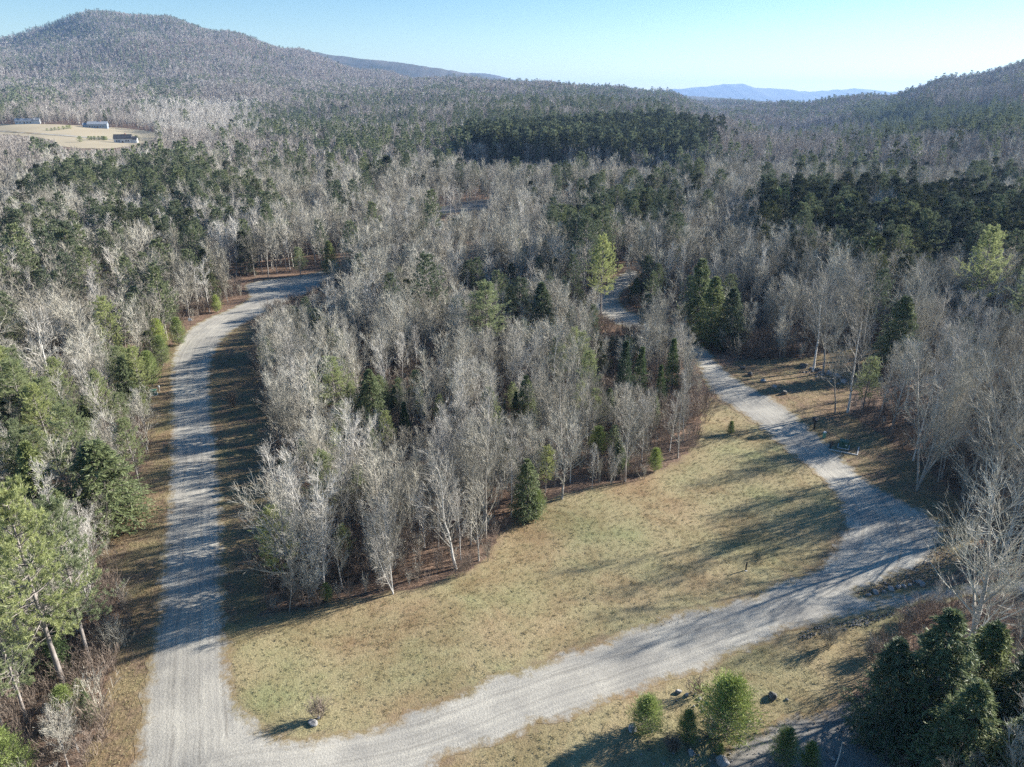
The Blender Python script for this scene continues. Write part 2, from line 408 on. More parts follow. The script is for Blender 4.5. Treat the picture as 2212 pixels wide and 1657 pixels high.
def conifer(seed, Ht, lod, style):
    rng = np.random.default_rng(seed); T, C = Acc(), Acc()
    P, rad = trunk_line(rng, Ht, Ht*.0125+.03, .012, .004, 9, .08)
    T.add(tubes(P if lod < 2 else P[:, ::4], rad if lod < 2 else rad[:, ::4], 7 if lod == 0 else 4 if lod == 1 else 3, rng))
    if style == 'pine':
        cb = .30; step = {0: .043, 1: .05, 2: .085, 3: .15}[lod]; per = {0: 6, 1: 5, 2: 4, 3: 4}[lod]
        zs = np.arange(cb, .985, step); t = np.repeat(zs, per)+rng.normal(size=len(zs)*per)*.006
        rel = (t-cb)/(1-cb)
        az = np.repeat(rng.random(len(zs))*6.28, per)+np.tile(np.arange(per)*2*np.pi/per, len(zs))+rng.normal(size=len(t))*.25
        lob = 1+.25*np.sin(az*2+seed)*np.cos(rel*7+seed)
        L = Ht*.235*(np.clip(1-rel, 0, 1)**.62)*(.35+.65*np.clip(rel*4+.25, 0, 1))*(.6+.65*rng.random(len(t)))*lob+.25
        el = np.radians(2+32*rel+rng.normal(size=len(t))*6); K = 5; upc = .28
    elif style == 'hem':
        cb = .05; n = {0: 190, 1: 90, 2: 34, 3: 14}[lod]
        t = cb+(1-cb)*np.sort(rng.random(n)**1.05); rel = (t-cb)/(1-cb); az = np.arange(n)*2.4+rng.normal(size=n)*.3
        L = Ht*.26*(np.clip(1-rel, 0, 1)**.72)*(.6+.42*np.clip(rel*8, 0, 1))*(.72+.5*rng.random(n))+.2
        el = np.radians(12+14*rel+rng.normal(size=n)*6); K = 4; upc = -.35
    elif style == 'fir':
        cb = .04; n = {0: 170, 1: 80, 2: 30, 3: 12}[lod]
        t = cb+(1-cb)*np.sort(rng.random(n)); rel = (t-cb)/(1-cb); az = np.arange(n)*2.4+rng.normal(size=n)*.3
        L = Ht*.17*(np.clip(1-rel, 0, 1)**.95)*(.8+.3*rng.random(n))+.12
        el = np.radians(5+20*rel+rng.normal(size=n)*5); K = 4; upc = .1
    else:                                          # young, bushy to the ground
        cb = .03; n = {0: 190, 1: 80, 2: 26, 3: 12}[lod]
        t = cb+(1-cb)*np.sort(rng.random(n)); rel = (t-cb)/(1-cb); az = np.arange(n)*2.4+rng.normal(size=n)*.4
        L = Ht*.40*(np.clip(1-rel, 0, 1)**.5)*(.6+.4*np.clip(rel*5, 0, 1))*(.75+.35*rng.random(n))+.15
        el = np.radians(15+35*rel+rng.normal(size=n)*6); K = 4; upc = .5
    f = t*(P.shape[1]-1); i = np.minimum(f.astype(int), P.shape[1]-2); ft = (f-i)[:, None]
    p0 = P[0, i]*(1-ft)+P[0, i+1]*ft
    d = np.stack([np.cos(az)*np.cos(el), np.sin(az)*np.cos(el), np.sin(el)], 1)
    B = np.empty((len(t), K, 3)); B[:, 0] = p0; cur = p0
    for k in range(1, K):
        d = unit(d+np.array([0, 0, upc])/(K-1)+rng.normal(size=d.shape)*.05); cur = cur+d*(L/(K-1))[:, None]; B[:, k] = cur
    br = (.012+L*.012)[:, None]*np.linspace(1, .25, K)[None]
    if lod == 0: T.add(tubes(B, br, 3, rng))
    elif lod == 1: T.add(tubes(B[:, ::2] if K == 5 else B[:, ::3], (br[:, ::2] if K == 5 else br[:, ::3])*1.3, 3, rng))
    up = np.array([0, 0, 1.])
    if style == 'pine':
        if lod <= 1:
            n2 = 8 if lod == 0 else 5
            B2, R2, L2 = spawn(rng, B, br, n2, .28, 1., 1., (30, 62), 3, .35, flat=.75)
            B2 = B2[:, :1]+(B2-B2[:, :1])*(np.repeat(L, n2)*.26+.15)[:, None, None]
            if lod == 0: C.add(tubes(B2, R2, 2, rng, .012))
            p, dd = ends(B2, rng, 4 if lod == 0 else 3, .35, 1.)
            nb = 12 if lod == 0 else 4
            p = np.repeat(p, nb, 0); dd = np.repeat(dd, nb, 0)
            dd = unit(dd*.6+rng.normal(size=dd.shape)*.6+up*.38)
            C.add(leafs(p, dd, (.24 if lod == 0 else .38)*(.7+.6*rng.random(len(p))), .030 if lod == 0 else .13, rng))
        elif lod == 2:
            p, dd = ends(B, rng, 9, .3, 1.); dd = unit(dd*.5+rng.normal(size=dd.shape)*.5+up*.3)
            C.add(leafs(p, dd, 1.0*(.7+.5*rng.random(len(p))), .42, rng))
        else:
            p, dd = ends(B, rng, 3, .3, 1.); dd = unit(dd*.5+rng.normal(size=dd.shape)*.5+up*.3)
            C.add(leafs(p, dd, 2.0, 1.1, rng))
    else:
        if lod <= 1:
            n2 = 10 if lod == 0 else 6
            B2, R2, L2 = spawn(rng, B, br, n2, .18, 1., 1., (35, 65), 3, -.25 if style == 'hem' else .2, flat=.8)
            B2 = B2[:, :1]+(B2-B2[:, :1])*(np.repeat(L, n2)*.32+.10)[:, None, None]
            nb = {'hem': 11, 'fir': 7, 'young': 9}[style] if lod == 0 else 4
            p, dd = ends(B2, rng, nb, .05, 1.)
            dd = unit(dd+rng.normal(size=dd.shape)*(.42 if style != 'young' else .65)+(up*.35 if style == 'young' else 0))
            k = Ht/10
            ln = {'hem': .30, 'fir': .24, 'young': .26}[style]*(.7+.6*rng.random(len(p)))*(1 if lod == 0 else 1.7)*max(k, .55)
            wd = {'hem': .08, 'fir': .07, 'young': .04}[style]*(1 if lod == 0 else 1.9)*max(k, .6)
            wdir = unit(np.cross(dd, up+rng.normal(size=dd.shape)*.45))
            C.add(leafs(p, dd, ln, wd, rng, wdir if style != 'young' else None))
        elif lod == 2:
            p, dd = ends(B, rng, 9, .1, 1.); dd = unit(dd*.6+rng.normal(size=dd.shape)*.45-up*.1)
            C.add(leafs(p, dd, (.8+.4*rng.random(len(p)))*Ht/12, .45*Ht/12, rng))
        else:
            p, dd = ends(B, rng, 4, .1, 1.); dd = unit(dd*.6+rng.normal(size=dd.shape)*.4-up*.1)
            C.add(leafs(p, dd, 1.9*Ht/12, 1.2*Ht/12, rng))
    return T.arr(), C.arr()

def brush(seed, Ht, n=9):
    rng = np.random.default_rng(seed); C = Acc()
    a = rng.random(n)*6.28; s = rng.random(n)
    P = np.zeros((n, 4, 3)); base = np.stack([np.cos(a)*.3*s, np.sin(a)*.3*s, np.zeros(n)], 1)
    d = unit(np.stack([np.cos(a)*.35*s, np.sin(a)*.35*s, np.ones(n)], 1)); cur = base; P[:, 0] = base
    for k in range(1, 4):
        d = unit(d+rng.normal(size=d.shape)*.1); cur = cur+d*(Ht/3*(.6+.4*rng.random(n)))[:, None]; P[:, k] = cur
    rad = np.full((n, 4), .016)*np.linspace(1, .4, 4)
    C.add(tubes(P, rad, 3, rng))
    B, R_, L = spawn(rng, P, rad, 7, .2, 1., Ht*.25, (25, 50), 3, .3); C.add(tubes(B, R_, 2, rng, .009))
    p, dd = ends(B, rng, 5, .1, 1.); C.add(spikes(p, unit(dd+perp(dd, rng)*.5), .35, .018, rng))
    return C.arr()

# prototypes: (trunk mesh, crown mesh, joined mesh) per kind, lod, variant
KINDS = {
 'bare_tree':   dict(H=12., tm='bark', cm='twig', cat='bare tree'),
 'birch_tree':  dict(H=12., tm='birch', cm='btwig', cat='birch tree'),
 'pine_tree':   dict(H=15., tm='pbark', cm='pine', cat='pine tree'),
 'hemlock_tree': dict(H=12., tm='pbark', cm='hem', cat='hemlock tree'),
 'fir_tree':    dict(H=8., tm='pbark', cm='fir', cat='fir tree'),
 'young_pine':  dict(H=4., tm='pbark', cm='young', cat='young pine'),
}
STY = {'bare_tree': ['spread', 'tall', 'clump', 'tall', 'pole', 'clump'], 'birch_tree': ['tall', 'pole', 'clump', 'tall', 'pole', 'clump'],
       'pine_tree': ['pine']*4, 'hemlock_tree': ['hem']*4, 'fir_tree': ['fir']*3, 'young_pine': ['young']*3}
NV = {0: 6, 1: 5, 2: 4, 3: 3}
PRO = {}
def build_protos():
    for ki, (k, d) in enumerate(KINDS.items()):
        for lod in range(4):
            PRO[k, lod] = []
            for v in range(min(NV[lod], len(STY[k]))):
                fn = bare_tree if k in ('bare_tree', 'birch_tree') else conifer
                (tv, tf), (cv, cf) = fn(ki*1000+v*17+lod, d['H'], lod, STY[k][v])
                tm = mesh_from('trunk', tv, tf, [M[d['tm']]], smooth=True) if lod <= 2 else None
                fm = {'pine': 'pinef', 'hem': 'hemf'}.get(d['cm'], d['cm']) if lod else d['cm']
                if lod >= 2 and fm == 'twig': fm = 'twigf'
                cm = mesh_from('crown', cv, cf, [M[fm]]) if lod <= 2 else None
                jm = None
                jm = mesh_from('%s_%d_%d' % (k, lod, v), np.concatenate([tv, cv]), np.concatenate([tf, cf+len(tv)]), [M[d['tm']], M[fm]],
                               np.concatenate([np.zeros(len(tf)), np.ones(len(cf))]))
                PRO[k, lod].append((tm, cm, jm))
build_protos()

# ------------------------------------------------------------------ point in polygon, distances
def inside(poly, x, y):
    x, y = np.asarray(x, float), np.asarray(y, float); r = np.zeros(x.shape, bool)
    n = len(poly); j = n-1
    for i in range(n):
        xi, yi = poly[i]; xj, yj = poly[j]
        if yi != yj:
            c = ((yi > y) != (yj > y)) & (x < (xj-xi)*(y-yi)/(yj-yi)+xi); r ^= c
        j = i
    return r
def seg_dist(poly, x, y, closed=True):
    P = np.asarray(poly, float); Q = np.roll(P, -1, 0) if closed else P[1:]; P = P if closed else P[:-1]
    best = np.full(np.shape(x), 1e9); side = np.zeros(np.shape(x))
    for (ax, ay), (bx, by) in zip(P, Q):
        dx, dy = bx-ax, by-ay; l2 = dx*dx+dy*dy+1e-12
        t = np.clip(((x-ax)*dx+(y-ay)*dy)/l2, 0, 1)
        ex, ey = x-ax-t*dx, y-ay-t*dy; dd = np.hypot(ex, ey)
        m_ = dd < best; best = np.where(m_, dd, best); side = np.where(m_, np.sign(dx*ey-dy*ex), side)
    return best, side
def wpoly(pts): return [tuple(G(*p)[:2]) for p in pts]
def smooth_poly(poly, it=2):
    P = np.array(poly)
    for _ in range(it):
        Q = np.roll(P, -1, 0); P = np.stack([P*.75+Q*.25, P*.25+Q*.75], 1).reshape(-1, 2)
    return P
def smooth_line(pts, it=2):
    P = np.array(pts)
    for _ in range(it):
        A, B = P[:-1], P[1:]; Q = np.stack([A*.75+B*.25, A*.25+B*.75], 1).reshape(-1, 2); P = np.concatenate([P[:1], Q, P[-1:]])
    return P
def grow(poly, d):
    P = np.array(poly); T = np.roll(P, -1, 0)-np.roll(P, 1, 0); nrm = unit(np.stack([T[:, 1], -T[:, 0]], 1))
    ar = np.sum(P[:, 0]*np.roll(P[:, 1], -1)-P[:, 1]*np.roll(P[:, 0], -1)); return P+nrm*d*(1 if ar > 0 else -1)
def sheet(name, poly, off, mat, step, jit=.4, lines=(), seed=0, ds=None):
    """a ground sheet laid on the terrain, with a ragged outline"""
    rng = np.random.default_rng(seed); P = smooth_poly(poly)
    ds = ds or step*.55; out = []
    for a, b_ in zip(P, np.roll(P, -1, 0)):
        n = max(1, int(np.hypot(*(b_-a))/ds))
        for k in range(n): out.append(a+(b_-a)*k/n)
    O = np.array(out); O = O+np.stack([np.sin(O[:, 1]*2.1+O[:, 0]), np.sin(O[:, 0]*1.7-O[:, 1]*1.3)], 1)*jit*.6+rng.normal(size=O.shape)*jit*.25
    x0, y0 = O.min(0); x1, y1 = O.max(0)
    gx, gy = np.meshgrid(np.arange(x0, x1, step), np.arange(y0, y1, step)); gx = gx.ravel()+rng.random(gx.size)*step*.3; gy = gy.ravel()+rng.random(gy.size)*step*.3
    k = inside(O, gx, gy); gx, gy = gx[k], gy[k]
    dd, _ = seg_dist(O, gx, gy); k = dd > step*.35; gx, gy = gx[k], gy[k]
    co = [Vector(p) for p in O]+[Vector(p) for p in zip(gx, gy)]
    ed = [(i, (i+1) % len(O)) for i in range(len(O))]
    vs, _, fs, *_r = delaunay_2d_cdt(co, ed, [], 1, 1e-4)
    V = np.array([(v.x, v.y) for v in vs]); F = np.array([f for f in fs if len(f) == 3])
    a, b_, c = V[F[:, 0]], V[F[:, 1]], V[F[:, 2]]
    cr = (b_-a)[:, 0]*(c-a)[:, 1]-(b_-a)[:, 1]*(c-a)[:, 0]
    F[cr < 0] = F[cr < 0][:, ::-1]
    z = H(V[:, 0], V[:, 1])+off
    me = mesh_from(name, np.column_stack([V, z]), F, [mat], smooth=True)
    ee, _ = seg_dist(O, V[:, 0], V[:, 1])
    at = me.attributes.new('edge', 'FLOAT', 'POINT'); at.data.foreach_set('value', ee.astype(np.float32))
    lat = np.full(len(V), 1e9); sg = np.zeros(len(V))
    for ln in lines:
        d_, s_ = seg_dist(ln, V[:, 0], V[:, 1], False); k = d_ < lat; lat = np.where(k, d_, lat); sg = np.where(k, s_, sg)
    if lines:
        at = me.attributes.new('lat', 'FLOAT', 'POINT'); at.data.foreach_set('value', (lat*sg).astype(np.float32))
    return tag(link(name, me), kind='structure'), O

# ------------------------------------------------------------------ ground
az = np.concatenate([np.arange(-180, -46, 3.), np.arange(-46, 48, .25), np.arange(48, 180, 3.)])
rr = np.concatenate([[0, 10, 18], np.arange(24, 130, .9), np.geomspace(130, 400, 120)[1:], np.geomspace(400, 9000, 200)[1:]])
A_, R_ = np.meshgrid(np.radians(az), rr, indexing='ij')
X, Y = np.sin(A_)*R_, np.cos(A_)*R_; Z = H(X, Y)
na, nr = A_.shape; ii = np.arange(na)[:, None]; jj = np.arange(nr-1)[None]
a = ii*nr+jj; b_ = ((ii+1) % na)*nr+jj
quads = np.stack([a, a+1, b_+1, b_], -1).reshape(-1, 4)[:, ::-1]
ground = tag(link('ground', mesh_from('ground', np.stack([X, Y, Z], -1).reshape(-1, 3), quads, [M['floor']], smooth=True)), kind='structure')

ROAD = [(282,1657),(300,1560),(318,1450),(330,1370),(345,1230),(352,1150),(362,1050),(367,950),(366,860),(366,800),(376,750),(400,715),(440,690),(500,666),(532,650),(538,636),(526,622),(530,612),
 (600,602),(660,592),(720,580),(765,566),(768,588),(722,603),(690,622),(640,646),(595,664),(550,688),(489,722),(458,781),(456,827),(460,880),(469,948),(478,1050),(487,1185),(488,1260),(489,1332),(492,1370),(503,1464),(509,1499),(545,1551),(592,1590),
 (640,1597),(690,1592),(768,1578),(850,1552),(900,1532),(1000,1490),(1100,1450),(1200,1417),(1300,1378),(1400,1345),(1440,1327),(1530,1308),(1590,1296),(1660,1268),(1740,1236),(1800,1195),(1812,1150),(1817,1112),(1798,1062),(1755,1018),
 (1702,979),(1648,930),(1598,892),(1555,864),(1527,840),(1513,810),(1502,777),(1470,745),(1420,725),(1360,712),(1300,690),(1278,660),(1290,630),(1325,600),(1360,582),
 (1392,588),(1362,618),(1335,640),(1345,665),(1385,683),(1440,698),(1500,720),(1535,760),(1566,800),(1621,837),(1692,871),(1747,920),(1788,955),(1818,985),(1852,1018),(1902,1055),(1975,1090),(2032,1125),(2052,1165),(2022,1210),(1960,1240),(1880,1266),(1840,1286),
 (1900,1284),(1990,1270),(2100,1260),(2230,1246),(2400,1230),(2400,1262),(2230,1280),(2100,1292),(2000,1304),(1920,1317),(1850,1333),(1760,1352),(1719,1362),(1650,1392),(1597,1418),(1500,1455),(1440,1478),(1350,1510),(1250,1545),(1150,1580),(1050,1615),(980,1640),(920,1670),(850,1710),(700,1780),(500,1800),(250,1800)]
CL = [[(405,1800),(410,1500),(412,1350),(420,1185),(420,1000),(415,860),(425,760),(480,695),(560,655),(640,620),(760,580)],
      [(430,1680),(560,1650),(800,1620),(1000,1560),(1300,1450),(1600,1355),(1800,1270),(1900,1190),(1880,1100),(1800,1010),(1700,925),(1570,830),(1520,760),(1400,700),(1310,670),(1360,595)],
      [(1700,1335),(1880,1300),(2100,1275),(2400,1246)]]
road_w = wpoly(ROAD); lines = [smooth_line([tuple(G(*p)[:2]) for p in c]) for c in CL]
LAWN = [(480,1345),(560,1343),(640,1330),(700,1312),(780,1300),(900,1282),(1000,1250),(1050,1225),(1080,1190),(1090,1160),(1110,1135),(1150,1110),(1200,1083),(1260,1063),(1330,1050),(1390,1043),(1440,1018),(1490,988),(1520,950),(1528,905),(1520,850),
 (1540,862),(1600,900),(1655,940),(1715,990),(1765,1025),(1790,1065),(1806,1112),(1802,1150),(1790,1190),(1730,1228),(1650,1262),(1590,1285),(1530,1300),(1440,1320),(1400,1340),(1300,1370),(1200,1410),(1100,1443),(1000,1482),(900,1525),(850,1546),(768,1572),(690,1586),(640,1590),(596,1583),(550,1548),(513,1499),(507,1464),(496,1370)]
SLAWN = [(860,1720),(985,1648),(1055,1620),(1155,1585),(1255,1550),(1355,1515),(1445,1483),(1505,1460),(1600,1423),(1655,1397),(1722,1367),(1765,1357),(1852,1338),(1920,1322),(1950,1330),(1925,1370),(1880,1410),(1838,1450),(1815,1510),(1760,1550),(1680,1575),(1590,1640),(1500,1700),(1300,1800),(1000,1800)]
YARD = [(1470,1760),(1520,1660),(1600,1590),(1650,1560),(1720,1545),(1800,1515),(1860,1500),(1930,1560),(1950,1640),(1960,1760)]
VERGE = [(180,1800),(205,1657),(235,1560),(262,1450),(285,1360),(282,1290),(262,1230),(232,1165),(250,1140),(305,1112),(322,1050),(318,930),(316,880),(310,850),(330,835),(362,812),(370,765),(395,722),(440,696),(380,760),(372,860),(374,950),(370,1050),(358,1150),(350,1230),(337,1370),(325,1450),(310,1560),(290,1657),(265,1800)]
SHOULD = [(480,1345),(482,1260),(480,1185),(472,1050),(462,948),(452,880),(448,827),(450,781),(480,722),(560,684),(575,690),(560,730),(552,800),(565,860),(578,950),(578,1050),(572,1120),(566,1200),(560,1260),(556,1330)]
CLEAR = [(1566,798),(1590,785),(1640,778),(1700,776),(1760,778),(1820,745),(1900,742),(1960,760),(1930,800),(1860,815),(1822,850),(1815,890),(1850,915),(1900,945),(1960,985),(2010,1035),(2065,1085),(2095,1140),(2065,1205),(1990,1260),(1900,1282),(1850,1288),(1950,1235),(1990,1205),(2010,1160),(1990,1128),(1930,1098),(1870,1066),(1815,1015),(1790,980),(1765,960),(1728,930),(1675,878),(1615,843)]
lawn_w, slawn_w, yard_w, verge_w, should_w, clear_w = map(wpoly, (LAWN, SLAWN, YARD, VERGE, SHOULD, CLEAR))
sheet('lawn', grow(lawn_w, .8), .004, M['lawn'], .9, seed=1)
sheet('grass_bank', grow(slawn_w, 1.), .007, M['lawn'], .9, seed=2)
sheet('road_verge', grow(verge_w, .9), .010, M['verge'], .8, seed=3)
sheet('grass_shoulder', grow(should_w, .9), .013, M['verge'], .9, seed=4)
sheet('roadside_clearing', grow(clear_w, .9), .016, M['verge'], 1.0, seed=5)
sheet('gravel_yard', yard_w, .02, M['yard'], .7, seed=6)
sheet('gravel_road', road_w, .024, M['gravel'], .8, lines=lines, seed=7)
FIELD = [(-120,272),(0,271),(78,269),(173,272),(241,275),(300,280),(345,288),(335,302),(290,316),(240,322),(190,322),(130,318),(115,302),(50,294),(-120,288)]
field_w = wpoly(FIELD); fs_, _ = sheet('hay_field', field_w, .25, M['field'], 9, jit=2, seed=8)
FROAD = [(-120,281),(0,283),(70,288),(160,294),(248,302),(252,305),(160,297),(70,291),(0,286),(-120,284)]
sheet('farm_drive', wpoly(FROAD), .5, M['gravel'], 5, jit=.5, seed=9)
FARS = {'distant_gravel_drive': [(905,497),(915,478),(940,470),(965,478),(960,500),(930,508)], 'distant_clearing': [(925,462),(945,448),(1000,436),(1062,430),(1070,440),(1062,452),(1000,458),(950,464)],
        'leafy_track': [(-60,598),(20,594),(75,598),(80,608),(20,612),(-60,614)], 'shaded_road': [(190,568),(260,566),(330,574),(335,588),(260,586),(190,582)]}
far_w = {}
for k, v in FARS.items():
    far_w[k] = wpoly(v); sheet(k, far_w[k], .1, M['yard'] if 'clear' in k or 'leafy' in k else M['gravel'], 3, jit=.8, seed=10)

# far ridges and blue mountains
def ridge(name, pts, dist, depth, mat):
    px = np.arange(pts[0][0], pts[-1][0]+1, 3.); py = np.interp(px, [p[0] for p in pts], [p[1] for p in pts])
    rng = np.random.default_rng(len(name)); py = py+np.convolve(rng.normal(size=len(px))*1.2, np.ones(5)/5, 'same')
    rows = []
    for s_, hs in ((-1, 0), (-.7, .22), (-.4, .55), (-.15, .88), (0, 1), (.5, .6), (1, 0)):
        y = dist+s_*depth; x = (px-CX)/1651*dist*(1+0*s_)
        ztop = CAMH+dist*np.array([slope_of(p) for p in py])
        zz = -60+(ztop+60)*hs + (np.sin(px/17+s_*9)*.05*(ztop+60)*(1-hs) if 0 < hs < 1 else 0)
        rows.append(np.stack([x, np.full_like(x, y), zz], -1))
    V = np.array(rows); nr_, nc, _ = V.shape; i = np.arange(nr_-1)[:, None]; j = np.arange(nc-1)[None]; a = i*nc+j
    F = np.stack([a, a+1, a+nc+1, a+nc], -1).reshape(-1, 4)
    return tag(link(name, mesh_from(name, V.reshape(-1, 3), F, [mat], smooth=True)), kind='structure')
m, nt, b = nmat('distant forest'); nt.links.new(ramp(nt, noise(nt, .006, 8, .75), [(.35, (.035, .045, .03)), (.6, (.11, .10, .085))]), b.inputs['Base Color']); M['dforest'] = m
ridge('forested_ridge', [(420,180),(560,135),(620,110),(640,107),(670,109),(720,118),(800,128),(860,134),(920,143),(980,153),(1060,166),(1150,184),(1300,215),(1500,250)], 4600, 1100, M['dforest'])
ridge('hazy_ridge', [(850,200),(950,170),(1020,158),(1060,160),(1110,172),(1160,181),(1250,200),(1400,225)], 6500, 1200, M['dforest'])
ridge('low_ridge', [(1150,220),(1300,208),(1400,204),(1460,206),(1540,210),(1620,216),(1700,222),(1800,235),(1900,250)], 4300, 900, M['dforest'])
ridge('blue_mountain', [(1250,230),(1340,210),(1390,203),(1420,196),(1470,192),(1520,187),(1560,182),(1600,181),(1630,190),(1680,191),(1700,193),(1740,199),(1790,194),(1850,192),(1900,196),(2000,205),(2100,215)], 12500, 2500, M['dforest'])

# ------------------------------------------------------------------ trees
RL = [  # (bottom of the row, [(right end, share of evergreens)...])
 (60, [(2300,.75)]),
 (100, [(90,.55),(330,.7),(450,.5),(2300,.3)]),
 (150, [(130,.6),(420,.65),(620,.4),(2300,.2)]),
 (190, [(60,.35),(250,.5),(450,.55),(640,.35),(1100,.12),(1960,.4),(2300,.3)]),
 (230, [(60,.75),(140,.3),(300,.15),(440,.55),(630,.12),(740,.6),(900,.3),(1250,.4),(1420,.45),(1600,.45),(1760,.55),(1900,.5),(2300,.35)]),
 (262, [(60,.5),(250,.15),(520,.05),(620,.4),(760,.65),(1000,.5),(1100,.6),(1250,.55),(1500,.4),(1700,.3),(1850,.45),(2300,.9)]),
 (300, [(350,.1),(480,.02),(560,.3),(750,.75),(1000,.55),(1160,.9),(1480,.97),(1600,.3),(1900,.3),(2300,.9)]),
 (345, [(70,.0),(200,.75),(330,.2),(500,.08),(600,.35),(800,.6),(980,.55),(1050,.75),(1500,.97),(1650,.15),(1820,.1),(1900,.5),(2050,.3),(2300,.25)]),
 (380, [(100,.1),(230,.5),(330,.55),(520,.7),(700,.3),(900,.4),(1060,.3),(1380,.04),(1480,.3),(1620,.5),(1720,.2),(1800,.7),(2000,.45),(2300,.45)]),
 (430, [(90,.2),(440,.85),(560,.3),(720,.25),(900,.35),(1080,.15),(1200,.1),(1420,.45),(1620,.6),(1750,.35),(2050,.6),(2300,.5)]),
 (480, [(80,.35),(150,.2),(350,.3),(480,.55),(640,.45),(900,.1),(1240,.06),(1460,.75),(1640,.2),(1800,.8),(2300,.75)]),
 (530, [(60,.5),(240,.12),(420,.5),(600,.45),(760,.15),(1180,.05),(1340,.7),(1640,.06),(2300,.85)]),
 (580, [(60,.4),(180,.7),(350,.12),(540,.4),(760,.1),(1220,.06),(1340,.5),(1650,.12),(1950,.25),(2300,.85)]),
 (640, [(380,.15),(520,.5),(1000,.06),(1100,.2),(1240,.25),(1400,.5),(1600,.35),(1900,.08),(2300,.25)]),
 (700, [(50,.4),(210,.1),(430,.35),(1000,.08),(1240,.3),(1380,.35),(1640,.55),(1960,.12),(2300,.1)]),
 (760, [(60,.4),(240,.12),(400,.6),(700,.06),(1000,.12),(1240,.1),(1500,.35),(1640,.4),(2300,.08)]),
 (820, [(100,.4),(240,.15),(350,.6),(690,.06),(860,.3),(1280,.06),(1500,.45),(2300,.12)]),
 (900, [(120,.5),(250,.25),(340,.4),(700,.1),(860,.25),(1300,.05),(1500,.2),(1860,.3),(2300,.08)]),
 (1000,[(150,.45),(330,.15),(640,.1),(1100,.08),(1500,.12),(2300,.1)]),
 (1100,[(140,.4),(640,.05),(1500,.08),(2300,.12)]),
 (1250,[(200,.4),(1500,.05),(2000,.15),(2300,.4)]),
 (1700,[(300,.25),(1500,.1),(2300,.8)]),
]
RY = np.array([r[0] for r in RL])
def conif_share(px, py):
    out = np.zeros(len(px)); ri = np.clip(np.searchsorted(RY, py), 0, len(RL)-1)
    for k, (yy, runs) in enumerate(RL):
        m_ = ri == k
        if m_.any():
            xe = np.array([a for a, _ in runs]); vv = np.array([v for _, v in runs])
            out[m_] = vv[np.clip(np.searchsorted(xe, px[m_]), 0, len(vv)-1)]
    return out
def vnoise(x, y, s, seed=0):
    rng = np.random.default_rng(seed); T = rng.random((64, 64)); u, v = x/s, y/s
    i, j = np.floor(u).astype(int), np.floor(v).astype(int); fu, fv = u-i, v-j; fu = fu*fu*(3-2*fu); fv = fv*fv*(3-2*fv)
    g = lambda a, b_: T[a % 64, b_ % 64]
    return (g(i, j)*(1-fu)+g(i+1, j)*fu)*(1-fv)+(g(i, j+1)*(1-fu)+g(i+1, j+1)*fu)*fv

rng = np.random.default_rng(11)
def scatter(r0, r1, sp, azmin, azmax):
    x0, x1 = r1*math.sin(azmin) if azmin < 0 else 0, r1*math.sin(azmax)
    gx, gy = np.meshgrid(np.arange(x0, x1, sp), np.arange(min(0, r0*.3), r1, sp))
    gx = gx.ravel()+(rng.random(gx.size)-.5)*sp*.95; gy = gy.ravel()+(rng.random(gy.size)-.5)*sp*.95
    r = np.hypot(gx, gy); a = np.arctan2(gx, gy)
    k = (r >= r0) & (r < r1) & (a > azmin) & (a < azmax)
    return gx[k], gy[k]
parts = [scatter(26, 150, 2.55, R(-46), R(62)), scatter(150, 300, 3.5, R(-42), R(50)), scatter(300, 650, 4.9, R(-40), R(44)),
         scatter(650, 1300, 6.3, R(-40), R(42)), scatter(1300, 2200, 8., R(-40), R(42)), scatter(2200, 3600, 9.5, R(-40), R(40))]
tx = np.concatenate([p[0] for p in parts]); ty = np.concatenate([p[1] for p in parts])
ex, ey = scatter(452, 560, 3.6, R(-6), R(17)); tx = np.concatenate([tx, ex]); ty = np.concatenate([ty, ey])
c_ = np.clip(CX+1651*tx/np.maximum(ty, 1), TC[0], TC[-1]); tend = np.interp(c_, TC, TEND)
k = ty < tend*1.02; tx, ty = tx[k], ty[k]
clear = np.zeros(len(tx), bool)
for pl in (lawn_w, slawn_w, yard_w, should_w, clear_w, field_w, *far_w.values()): clear |= inside(pl, tx, ty)
near = np.hypot(tx, ty) < 260
vv = inside(verge_w, tx, ty); clear |= vv & (rng.random(len(tx)) < .97)
rd = np.zeros(len(tx), bool); rd[near] = inside(road_w, tx[near], ty[near]); clear |= rd
dr = np.full(len(tx), 99.); dr[near] = seg_dist(road_w, tx[near], ty[near])[0]; clear |= dr < 1.7
clear |= (tx > 40) & (ty > 84) & (ty < 135) & (tx < 110) & (rng.random(len(tx)) < .5)
rb = (tx > 22) & (ty > 38) & (ty < 95); clear |= rb & (rng.random(len(tx)) < .5)
clear |= inside(wpoly([(470,1345),(470,1100),(450,850),(470,740),(560,700),(585,720),(570,800),(585,900),(598,1000),(598,1100),(592,1200),(584,1290),(560,1350)]), tx, ty)
clear |= inside(wpoly([(1880,1200),(1990,1055),(2080,1095),(2150,1225),(2110,1262),(1880,1290)]), tx, ty)
pxx, pyy, _ = proj(tx, ty, H(tx, ty)); clear |= (pxx > 2290) & (ty < 42)
clear |= (vnoise(tx, ty, 6.5, 21)*.6+vnoise(tx, ty, 17, 22)*.4 < .37) & (np.hypot(tx, ty) < 320)
tx, ty = tx[~clear], ty[~clear]
tr = np.hypot(tx, ty); tz = H(tx, ty)
n = len(tx)
th = (9.0+4.5*rng.random(n))*(.85+.35*vnoise(tx, ty, 22, 3))
th *= np.where(tr < 165, .46+.52*rng.random(n)**.8, 1.)
th *= np.where(tr > 300, 1.12, 1.)
